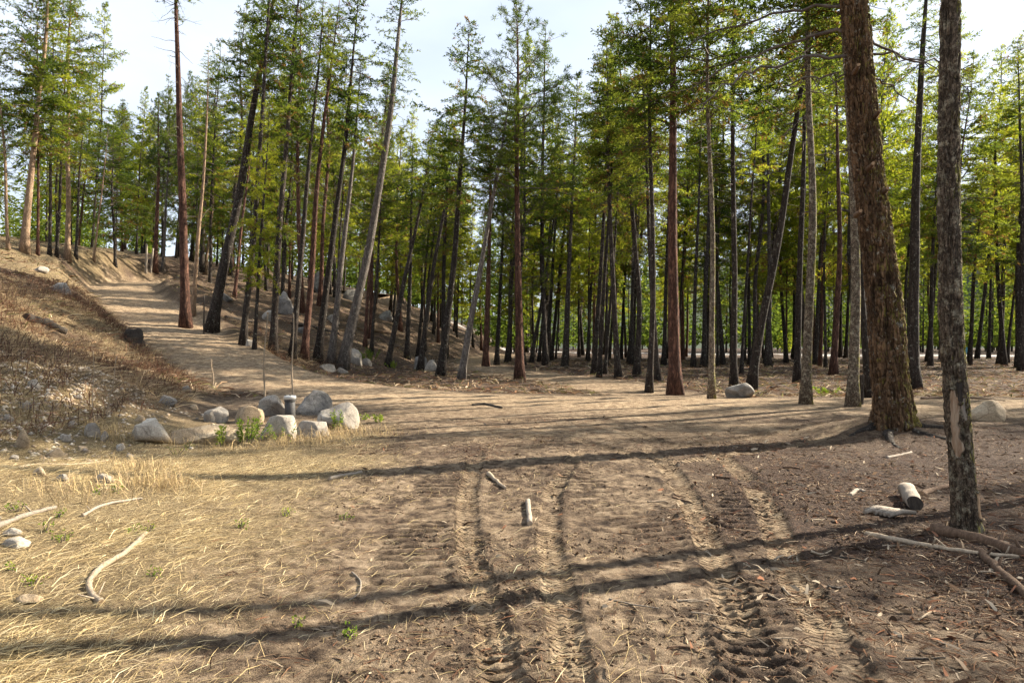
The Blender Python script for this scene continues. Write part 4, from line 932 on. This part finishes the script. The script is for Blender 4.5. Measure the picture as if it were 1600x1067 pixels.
# clods of churned soil in the clearing
n = 11000; y = 2.6 + 9 * rg.random(n) ** 1.5; x = rg.uniform(-.3, .8, n) * (.80 * y + .5); k = fbm(x * 1.6, y * 1.6, 64, 3) + .25 * fbm(x * 6, y * 6, 65, 2) > .60; x, y = x[k], y[k]
instanced_bits('soil_clods', np.stack([x, y, ground_z(x, y) + .002], 1), None, rg, pal(rg, len(x), [(.10, .068, .045), (.16, .11, .072), (.22, .16, .105), (.06, .04, .028)]), .004, .018, M['chip'], 'crumbs and clods of dark churned soil', 'soil', .7)

# ------------------------------------------------------------------ steel well pipe in the ring
p = hit(453, 664); d = p[1]; rr = 8.0 * d / FPX; top = CAM_Z + (CY - 622) / FPX * d - p[2]
pipe = empty('well_pipe', p.tolist()); tag(pipe, 'dark steel pipe with a pale round cap standing among the boulders', 'pipe')
obj('casing', tube_mesh('casing', [(0, 0, -.2), (0, 0, top * .5), (0, 0, top)], [rr, rr, rr], M['steel'], 28), pipe)
obj('cap', tube_mesh('cap', [(0, 0, top - .02), (0, 0, top + .035), (0, 0, top + .05)], [rr * 1.16, rr * 1.16, rr * 1.02], M['cap'], 28), pipe)
obj('collar', tube_mesh('collar', [(0, 0, top - .06), (0, 0, top - .03)], [rr * 1.10, rr * 1.10], M['steel'], 28), pipe)
for k in range(4):
    a = k * math.pi / 2 + .4; obj('cap_bolt', tube_mesh('bolt', [(math.cos(a) * rr * .8, math.sin(a) * rr * .8, top + .045), (math.cos(a) * rr * .8, math.sin(a) * rr * .8, top + .066)], [.014, .012], M['steel'], 6), pipe)
# ------------------------------------------------------------------ logs and sticks
def gpt(px, py, lift=0.0):
    q = hit(px, py); return np.array([q[0], q[1], float(ground_z(np.array([q[0]]), np.array([q[1]]))[0]) + lift])
def stick(name, label, pts, wpx, mat, end=None, n=9, taper=.7, seed=0, cat='stick', group=None, knots=0, lift=.35):
    P = np.array([gpt(*q) for q in pts]); d = P[:, 1].mean(); r = wpx / 2 * d / FPX; P[:, 2] += r * lift + .004
    o0 = P[0].copy(); P = densify(P, 6) - o0; rng = np.random.default_rng(seed); P[1:-1] += rng.normal(scale=r * .10, size=(len(P) - 2, 3))
    R = np.linspace(r, r * taper, len(P)) * (1 + rng.normal(scale=.05, size=len(P)))
    o = obj(name, tube_mesh(name, P, R, M[mat], n, .25, seed, M[end] if end else None), None, o0.tolist()); tag(o, label, cat, group)
    for k in range(knots):
        a = P[rng.integers(2, len(P) - 2)]; e = a + np.array([rng.normal() * .06, rng.normal() * .06, .05 + r]); obj('twig_stub', tube_mesh('stub', [a, e], [r * .35, r * .2], M[mat], 6), o)
    return o
stick('fallen_log', 'thick brown log lying from the scarred front trunk to the right edge', [(1456, 834), (1530, 850), (1625, 880)], 19, 'brownwood', 'cutwood', 14, .95, 1, 'log', knots=2)
stick('wooden_pole', 'long thin tan pole on the ground in front of the brown log', [(1352, 838), (1430, 852), (1510, 866), (1592, 874)], 9, 'wood', 'cutwood', 10, .6, 2, 'pole', knots=3)
stick('fallen_log', 'grey-brown limb slanting down into the right edge of the photo', [(1531, 866), (1565, 898), (1610, 940)], 14, 'brownwood', 'cutwood', 12, .9, 3, 'log', knots=2)
stick('log_piece', 'short round grey log piece left of the scarred front trunk', [(1417, 776), (1430, 799)], 23, 'palewood', 'darkwood', 16, .96, 4, 'log', lift=.8)
stick('stick', 'pale upright-looking stick lying end-on in the middle of the tracks', [(825, 786), (828, 824)], 9, 'palewood', 'wood', 9, .9, 5)
stick('stick', 'short split grey stick above the end-on pale stick', [(763, 744), (776, 754), (790, 765)], 8, 'wood', 'wood', 8, .5, 6)
stick('stick', 'pale stick lying in dry grass above the excavator track print', [(514, 752), (540, 745), (566, 740)], 6, 'palewood', 'wood', 8, .7, 7)
stick('branch', 'thick pale bare branch at the left edge below the bank', [(-30, 834), (30, 812), (86, 796)], 10, 'palewood', 'wood', 9, .6, 8, 'branch', knots=2)
stick('branch', 'thin pale branch right of the thick pale one, below the bank', [(128, 808), (160, 793), (205, 783), (222, 781)], 5, 'palewood', 'wood', 8, .6, 9, 'branch', knots=1)
stick('root_branch', 'curved hooked root branch in the left foreground grass', [(228, 838), (195, 868), (158, 890), (140, 912), (143, 930), (158, 945)], 8, 'wood', 'cutwood', 9, 1.2, 10, 'branch', knots=2)
stick('stick', 'thin curved twig left of the lower track print', [(550, 896), (563, 912), (561, 928), (546, 942)], 3.5, 'palewood', None, 6, .6, 11)
stick('fallen_log', 'dark charred log lying in the brush on the left bank', [(40, 500), (72, 508), (102, 522)], 14, 'darkwood', 'darkwood', 12, .8, 12, 'log')
stick('stick', 'dark stick leaning over the right boulders of the ring', [(500, 652), (515, 648), (533, 644)], 5, 'darkwood', None, 7, .6, 13, lift=3)
stick('fallen_log', 'short brown log piece left of the scarred trunk, above the bark slab', [(1440, 775), (1465, 766), (1488, 760)], 9, 'brownwood', 'cutwood', 10, .8, 14, 'log')
stick('stick', 'pale stick on the soil below the big mossy fir', [(1386, 716), (1405, 712), (1424, 708)], 4.5, 'palewood', None, 7, .7, 15)
stick('stick', 'splintered pale stick left of the bark slab', [(1328, 775), (1340, 768), (1352, 770)], 7, 'palewood', 'wood', 8, .5, 16)
stick('fallen_log', 'long fallen dark log on the forest floor behind the lichen-covered fir', [(1205, 607), (1240, 603), (1300, 612)], 5, 'darkwood', None, 8, .8, 17, 'log')
stick('fallen_log', 'thin fallen log across the floor right of the big mossy fir', [(1440, 624), (1500, 622), (1570, 628)], 4, 'brownwood', None, 8, .8, 18, 'log')
stick('fallen_log', 'dark fallen log on the slope behind the thin dark roadside firs', [(352, 497), (385, 503), (432, 512)], 6, 'darkwood', None, 8, .7, 19, 'log')
stick('fallen_log', 'grey fallen log low on the slope right of the upright outcrop', [(455, 507), (490, 512), (530, 524)], 5, 'darkwood', None, 8, .7, 20, 'log')
stick('fallen_log', 'brown fallen trunk on the slope above the green bush', [(560, 515), (600, 520), (640, 530)], 5, 'brownwood', None, 8, .7, 21, 'log')
stick('stick', 'bent twig bundle stick under the lower shadow, right of the tyre track', [(952, 938), (985, 946), (1030, 955)], 3, 'palewood', None, 6, .5, 22)
stick('stick', 'dark crooked twig right of the lower shadow centre', [(1140, 918), (1152, 905), (1160, 900)], 4, 'darkwood', None, 6, .5, 23)
stick('stick', 'dark stick lying on the sandy road left of the trail mouth', [(738, 634), (760, 633), (784, 638)], 5, 'darkwood', None, 7, .6, 24)
stick('branch', 'long grey dead branch on the lower left bank', [(28, 732), (60, 727), (118, 726), (170, 720)], 3.5, 'wood', None, 6, .5, 25, 'branch', knots=2)
rs = random.Random(8)
SM = []
while len(SM) < 26:
    px, py = rs.uniform(1000, 1590), rs.uniform(690, 1050)
    if px > 1440 and py < 880: continue
    SM.append((px, py))
for i, (px, py) in enumerate(sorted(SM)):
    a = rs.uniform(-.5, .5); L = rs.uniform(14, 40) * (py - 500) / 300
    stick('stick', 'small twig on the churned soil at right, %s from left' % ('twenty-' + ORD[i - 20] if i > 19 else ORD[i]), [(px, py), (px + L * .5 * math.cos(a), py + L * .18 * math.sin(a) + rs.uniform(-2, 2)), (px + L * math.cos(a), py + L * .4 * math.sin(a))], rs.uniform(2.5, 5.0), rs.choice(['wood', 'brownwood', 'darkwood', 'wood']), None, 6, .5, 200 + i, group='small twigs on the churned soil')
# stub post and broken snags
def post(name, label, px, py, toppx, toppy, wpx, mat, cat, seed, end='cutwood', group=None):
    q = hit(px, py); d = q[1]; r = wpx / 2 * d / FPX; tx = (toppx - CX) / FPX * d - q[0]; tz = CAM_Z + (CY - toppy) / FPX * d - q[2]
    z = np.linspace(-.1, tz, 9); P = np.stack([tx * np.clip(z, 0, None) / tz, 0 * z, z], 1); R = r * np.linspace(1.15, .85, 9)
    me = tube_mesh(name, P, R, M[mat], 12, .35, seed, M[end])
    rng = np.random.default_rng(seed)
    for v in me.vertices:
        if v.co.z > tz - .01: v.co.z += rng.uniform(-1, 1) * (r * .5 if wpx < 10 else r * .12)
    return tag(obj(name, me, None, q.tolist()), label, cat, group)
post('snag', 'short broken dead stub leaning against the lichen-speckled fir', 1345, 634, 1347, 585, 7, 'fir', 'snag', 1)
post('snag', 'short pale broken snag at the road bend on the hilltop', 228, 427, 229, 382, 3.2, 'palewood', 'snag', 2)
post('snag', 'pale broken snag leaning beside the bushy-topped bend pine', 235, 427, 239, 388, 3, 'palewood', 'snag', 3)
post('tree_stump', 'low cut stump on the crest of the brushy bank', 208, 536, 208, 514, 27, 'darkwood', 'stump', 4)
post('snag', 'thin dark dead stalk-like snag on the berm behind the red roadside pine', 318, 523, 319, 461, 2.2, 'darkwood', 'snag', 5)
post('snag', 'short thin grey snag beside the road behind the right dry stalk', 474, 545, 476, 500, 3, 'grey', 'snag', 6)
# bark slab
p = gpt(1392, 806); slab = empty('bark_slab', p.tolist()); tag(slab, 'pale splintered slab of weathered wood left of the round log piece', 'wood slab')
rng = np.random.default_rng(5)
for k in range(6):
    w = .05; x0 = -.02 * k + rng.uniform(-.04, .04); y0 = (k - 2.5) * .042; L = rng.uniform(.22, .36); a = .35
    P = np.array([(x0 - L / 2, y0, .03), (x0, y0, .045 + rng.uniform(0, .015)), (x0 + L / 2, y0, .03)]); P[:, :2] = P[:, :2] @ np.array([[math.cos(a), math.sin(a)], [-math.sin(a), math.cos(a)]])
    me = tube_mesh('splinter', P, [.020, .027, .018], M['palewood'], 5, .4, k); obj('splinter', me, slab)
# teal box by the far road
p = hit(1511, 553); bx = empty('utility_box', (p[0], p[1], p[2])); tag(bx, 'small blue-green box beside the far gravel road, right of the front trunk', 'box')
def box_mesh(name, sx, sy, sz, z0, mat, bev=.02):
    bm = bmesh.new(); bmesh.ops.create_cube(bm, size=1)
    for v in bm.verts: v.co = (v.co.x * sx, v.co.y * sy, (v.co.z + .5) * sz + z0)
    bmesh.ops.bevel(bm, geom=bm.edges[:], offset=bev, segments=2, affect='EDGES')
    me = bpy.data.meshes.new(name); bm.to_mesh(me); bm.free(); me.materials.append(mat); return me
obj('cabinet', box_mesh('cabinet', .95, .7, .8, 0, M['teal']), bx); obj('lid', box_mesh('lid', 1.02, .77, .07, .802, M['teal']), bx)

# ------------------------------------------------------------------ dry stalks, green sprigs
def stalk(label, base, top, wpx, seed, group='tall dry stalks', head=True, lean_d=0):
    q = hit(*base); d = q[1]; r = wpx / 2 * d / FPX; tx = (top[0] - CX) / FPX * d - q[0]; tz = CAM_Z + (CY - top[1]) / FPX * d - q[2]
    rng = np.random.default_rng(seed); z = np.linspace(-.03, tz, 26); t = np.clip(z / tz, 0, 1)
    P = np.stack([tx * t + .02 * np.sin(t * 7 + seed), .02 * np.cos(t * 5), z], 1); o = empty('dry_stalk', q.tolist()); tag(o, label, 'dead plant', group)
    obj('stem', tube_mesh('stem', P, r * np.linspace(1, .6, 26) * (1 + .12 * rng.normal(size=26)), M['wood'], 6), o)
    if head:
        V, F = quads_along(np.repeat(P[6:], 10, 0), rng.normal(size=(200, 3)) + [0, 0, .6], rng.uniform(.02, .045, 200), rng.uniform(.012, .022, 200), rng)
        h = obj('seed_head', mesh_from('seed_head', V, F, [M['chip']], False, dict(col=np.repeat(pal(rng, 200, [(.30, .21, .12), (.2, .13, .075)]), 4, 0))), o); h['kind'] = 'stuff'
    return o
stalk('tall dry stalk at left, rising behind the grey domed boulder', (411, 640), (417, 490), 2.8, 1)
stalk('tall dry stalk at right, rising behind the steel pipe', (457, 636), (458, 491), 2.8, 2)
stalk('thin pale grass stem standing on the bank above the pebbles, left one', (146, 662), (146, 548), 1.6, 3, head=False)
stalk('thin pale stem leaning right on the bank above the pebbles', (166, 652), (184, 556), 1.6, 4, head=False)
stalk('short dark seed stalk on the bank beside the road', (333, 606), (331, 562), 2.2, 5)
def leafy(name, label, px, py, wpx, hpx, n, mat, seed, ls=(.03, .06), cat='plant', group=None):
    q = hit(px, py); d = q[1]; w = wpx * d / FPX / 2; h = hpx * d / FPX; rng = np.random.default_rng(seed)
    o = empty(name, q.tolist()); tag(o, label, cat, group); parts = []; C = []
    ns = max(5, n // 40)
    for k in range(ns):
        e = np.array([rng.normal() * w * .55, rng.normal() * w * .4, h * rng.uniform(.45, 1)]); P = np.array([[e[0] * .3, e[1] * .3, -.02], e * [.7, .7, .5], e]); parts.append((P, np.array([.005, .004, .002]), 4))
        s = rng.uniform(.25, 1, n // ns); C.append(sample(densify(P, 4), s) + rng.normal(scale=.02, size=(len(s), 3)))
    C = np.concatenate(C); D = rng.normal(size=C.shape) + [0, 0, .5]
    V, F = quads_along(C, D, rng.uniform(*ls, len(C)), rng.uniform(ls[0] * .5, ls[1] * .5, len(C)), rng)
    st = obj('stems', join_tubes('stems', parts, M['twig']), o); st['kind'] = 'stuff'
    lv = obj('leaves', mesh_from('leaves', V, F, [M[mat]], False, dict(tone=np.repeat(rng.random(len(C)), 4))), o); lv['kind'] = 'stuff'
    return o
G5 = 'green plants'
leafy('leafy_sprig', 'bright green leafy sprigs in front of the tan cracked boulder', 384, 694, 70, 40, 520, 'shrub', 1, (.03, .06), group=G5)
leafy('leafy_sprig', 'green sprigs growing over the wide low brown boulder', 345, 697, 50, 32, 260, 'shrub', 2, (.03, .055), group=G5)
leafy('leafy_sprig', 'small green sprigs against the large pale blocky boulder', 440, 690, 60, 34, 150, 'shrub', 3, (.025, .05), group=G5)
leafy('leafy_sprig', 'yellow-green sprigs at the right end of the boulder ring', 528, 672, 34, 30, 220, 'shrub', 4, (.03, .05), group=G5)
leafy('weed', 'low green weed right of the boulder ring', 592, 660, 26, 14, 200, 'shrub', 5, (.03, .05), group=G5)
leafy('weed', 'faint low green weed nearest the boulder ring', 563, 657, 26, 11, 140, 'shrub', 6, (.03, .05), group=G5)
leafy('green_bush', 'bright green bush on the slope right of the upright whitish stone', 578, 566, 40, 24, 700, 'shrub', 7, (.05, .10), group=G5)
leafy('green_bush', 'small green bush by the foot of the slanted dark fir', 614, 576, 24, 14, 300, 'shrub', 8, (.05, .09), group=G5)
leafy('green_bush', 'pale green low plant on the forest floor left of the lichen-speckled fir', 1292, 617, 30, 13, 300, 'shrub', 9, (.04, .07), group=G5)
leafy('sapling', 'yellow-green sapling in sun before the far gravel road', 1232, 556, 26, 42, 900, 'yleaf', 10, (.10, .2), group=G5)
TUFTS = [(545, 1000, 'weed'), (28, 800, 0), (90, 808, 0), (70, 830, 0), (232, 832, 0), (205, 835, 0), (98, 848, 0), (16, 895, 0), (52, 915, 0), (448, 806, 0), (465, 980, 0), (376, 826, 0), (240, 905, 0), (540, 812, 0), (180, 770, 0), (150, 772, 0), (275, 710, 0), (300, 700, 0)]
for i, t in enumerate(sorted(TUFTS)):
    leafy('weed', 'little green weed tuft in the left foreground grass, %s from left' % ORD[i], t[0], t[1], 14 + (i * 7) % 13, 8 + (i * 5) % 10, 30 + (i * 17) % 50, 'shrub', 100 + i, (.012, .03), group='green weed tufts in the foreground')

# ------------------------------------------------------------------ dry grass, brush and litter
def blades(name, x, y, ln, az, lift, width, col, label, cat, curl=.5, seed=0, mat='blade', z0=None):
    rng = np.random.default_rng(seed); n = len(x); z = (ground_z(x, y) if z0 is None else z0) - .004
    dx, dy = np.cos(az), np.sin(az); sx, sy = -dy * width / 2, dx * width / 2
    jx = rng.normal(scale=.12, size=n) * ln
    p0 = np.stack([x, y, z], 1); up = np.sin(lift) * ln; fw = np.cos(lift) * ln
    p1 = np.stack([x + dx * fw * .5 - dy * jx * .3, y + dy * fw * .5 + dx * jx * .3, z + up * .65], 1)
    p2 = np.stack([x + dx * fw - dy * jx, y + dy * fw + dx * jx, z + up * (1 - curl)], 1)
    S = np.stack([sx, sy, rng.normal(scale=.3, size=n) * width], 1)
    V = np.stack([p0 - S, p0 + S, p1 - S * .85, p1 + S * .85, p2 - S * .25, p2 + S * .25], 1).reshape(-1, 3)
    b = np.arange(n)[:, None] * 6; F = np.concatenate([b + [0, 1, 3, 2], b + [2, 3, 5, 4]])
    o = obj(name, mesh_from(name, V, F, [M[mat]], False, dict(col=np.repeat(col, 6, 0)))); tag(o, label, cat, None, 'stuff'); return o
rg = np.random.default_rng(91)
# straw in the left foreground
n = 175000; y = 2.5 + 9.5 * rg.random(n) ** 1.35; x = rg.uniform(-1.0, .35, n) * (.80 * y + .4)
m = masks(x, y)[1]; th = .95 * m * (.25 + 1.1 * sstep(.35, .62, fbm(x * 1.1, y * 1.1, 111, 3))) + .05 * sstep(-1.5, -.2, -x)
th = th * (.30 + .9 * sstep(.38, .56, fbm(x * .8 + 5, y * 1.3, 113, 3))); k = rg.random(n) < th; x, y = x[k], y[k]; n = len(x); flow = .75 + 2.6 * (fbm(x * .5, y * .5, 112, 2) - .5)
blades('dry_grass', x, y, rg.uniform(.05, .20, n), flow + rg.normal(scale=.75, size=n), np.abs(rg.normal(scale=.22, size=n)) + .03, rg.uniform(.0016, .0032, n),
       pal(rg, n, [(.55, .43, .24), (.46, .35, .18), (.64, .53, .33), (.30, .22, .12), (.17, .12, .07), (.48, .37, .19)]), 'matted straw-coloured dry grass in the left foreground', 'grass', .5, 1)
# taller tufts by the bank foot and round the boulders
tx, ty = [], []
for (px, py, c, s) in [(250, 760, 500, .22), (225, 735, 300, .2), (280, 690, 260, .2), (180, 690, 160, .15), (500, 690, 420, .3), (540, 680, 300, .25), (440, 695, 260, .3), (160, 672, 200, .18), (30, 640, 300, .4), (60, 600, 300, .5), (590, 680, 160, .3), (350, 700, 200, .4), (120, 770, 200, .3)]:
    q = hit(px, py); tx.append(rg.normal(q[0], s, c)); ty.append(rg.normal(q[1], s, c))
x = np.concatenate(tx); y = np.concatenate(ty); n = len(x)
blades('tall_dry_grass', x, y, rg.uniform(.08, .30, n), rg.uniform(0, 6.28, n), rg.uniform(.6, 1.4, n), rg.uniform(.003, .006, n), pal(rg, n, [(.50, .38, .20), (.42, .31, .16), (.34, .25, .15)]), 'standing tufts of dry grass round the boulders and bank foot', 'grass', .25, 2)
# brush on the bank: reddish twigs and straw
n = 60000; y = rg.uniform(8, 34, n); s = rg.uniform(.3, 11, n); x = np.interp(y, TOE_Y, TOE_X) - s
D, Zr = near_path(x, y, ROAD_D); k = (D > 2.6) & (np.abs(x) < .85 * y + 1) & (x < -.22 * y) & (rg.random(n) < .35 + .9 * (fbm(x * .5, y * .5, 121, 3) - .3)); x, y = x[k], y[k]; n = len(x)
red = fbm(x * .35, y * .35, 122, 3) + .05 * rg.normal(size=n) > .49
col = np.where(red[:, None], pal(rg, n, [(.15, .072, .05), (.20, .105, .07), (.10, .06, .045), (.28, .17, .11)]), pal(rg, n, [(.54, .42, .25), (.44, .33, .19), (.32, .225, .135), (.18, .125, .085)]))
blades('dead_brush', x, y, rg.uniform(.18, .6, n), rg.normal(-.6, .9, n), np.where(red, rg.uniform(.15, 1.1, n), rg.uniform(.05, .6, n)), rg.uniform(.005, .011, n), col, 'tangled reddish dead brush and dry grass covering the left bank', 'brush', .35, 3)
n = 26000; y = rg.uniform(12, 28, n); s = rg.uniform(.8, 8.5, n); x = np.interp(y, TOE_Y, TOE_X) - s; D, Zr = near_path(x, y, ROAD_D)
st = [hit(208, 536), hit(72, 508), hit(45, 502), hit(98, 520)]; clear_ = np.min([np.hypot(x - q[0], (y - q[1] + .5)) for q in st], 0) > .9
k = clear_ & (D > 2.7) & (x > -.80 * y) & (x < -.30 * y) & (rg.random(n) < .75 * sstep(.47, .62, fbm(x * .75, y * .75, 125, 3))); x, y = x[k], y[k]; n = len(x)
blades('red_brush', x, y, rg.uniform(.25, .75, n), rg.normal(-.5, 1.1, n), rg.uniform(.25, 1.2, n), rg.uniform(.006, .013, n), pal(rg, n, [(.11, .062, .047), (.17, .11, .08), (.075, .052, .042), (.28, .20, .135), (.40, .30, .18)]), 'dark reddish-brown bare brush along the crest of the left bank', 'brush', .3, 7)
# slope straw and duff further back
n = 30000; y = 18 + 44 * rg.random(n) ** 1.3; x = rg.uniform(-.85, .85, n) * y; D = np.minimum(near_path(x, y, ROAD_D)[0], near_path(x, y, TRAIL_D)[0] + .6); k = D > 2.3; x, y = x[k], y[k]; n = len(x)
blades('forest_litter', x, y, rg.uniform(.15, .5, n), rg.uniform(0, 6.28, n), np.abs(rg.normal(scale=.25, size=n)), rg.uniform(.012, .04, n), pal(rg, n, [(.20, .11, .065), (.30, .2, .12), (.10, .06, .04), (.42, .33, .22), (.14, .13, .05)]), 'fallen twigs, bark and needles covering the forest floor', 'litter', .4, 4, z0=Hgt(x, y) + .03)
# needles, twigs and chips on the churned soil
n = 105000; y = 2.5 + 16 * rg.random(n) ** 1.4; x = rg.uniform(-.5, 1.0, n) * (.80 * y + .4); m = masks(x, y)[2]
k = rg.random(n) < (.12 + .75 * m) * (.3 + 1.2 * sstep(.4, .62, fbm(x * 1.3, y * 1.3, 131, 3))); x, y = x[k], y[k]; n = len(x)
blades('needle_litter', x, y, rg.uniform(.04, .17, n), rg.uniform(0, 6.28, n), np.abs(rg.normal(scale=.12, size=n)), rg.uniform(.002, .007, n), pal(rg, n, [(.13, .075, .046), (.19, .125, .078), (.07, .042, .029), (.34, .26, .18), (.12, .058, .034), (.05, .032, .024)]), 'brown needles and twigs strewn over the dark soil at right', 'litter', .5, 5, 'chip')
n = 9000; y = 2.6 + 12 * rg.random(n) ** 1.3; x = rg.uniform(-.3, 1.0, n) * (.80 * y + .4); m = masks(x, y)[2]; k = rg.random(n) < .06 + .6 * m; x, y = x[k], y[k]; n = len(x)
blades('wood_chips', x, y, rg.uniform(.03, .13, n), rg.uniform(0, 6.28, n), rg.uniform(.05, .5, n), rg.uniform(.008, .026, n), pal(rg, n, [(.20, .15, .105), (.13, .085, .055), (.07, .045, .03), (.32, .26, .19), (.18, .09, .055), (.10, .065, .045)]), 'wood chips and bark flakes scattered over the soil', 'wood chips', .2, 6, 'chip')

tri = 0; done = set()
for o in bpy.data.objects:
    if o.type == 'MESH' and o.data.name not in done: done.add(o.data.name); tri += sum(len(p.vertices) - 2 for p in o.data.polygons) if len(o.data.polygons) < 2000 else len(o.data.polygons) * 2
print('TRIANGLES', tri, 'OBJECTS', len(bpy.data.objects))
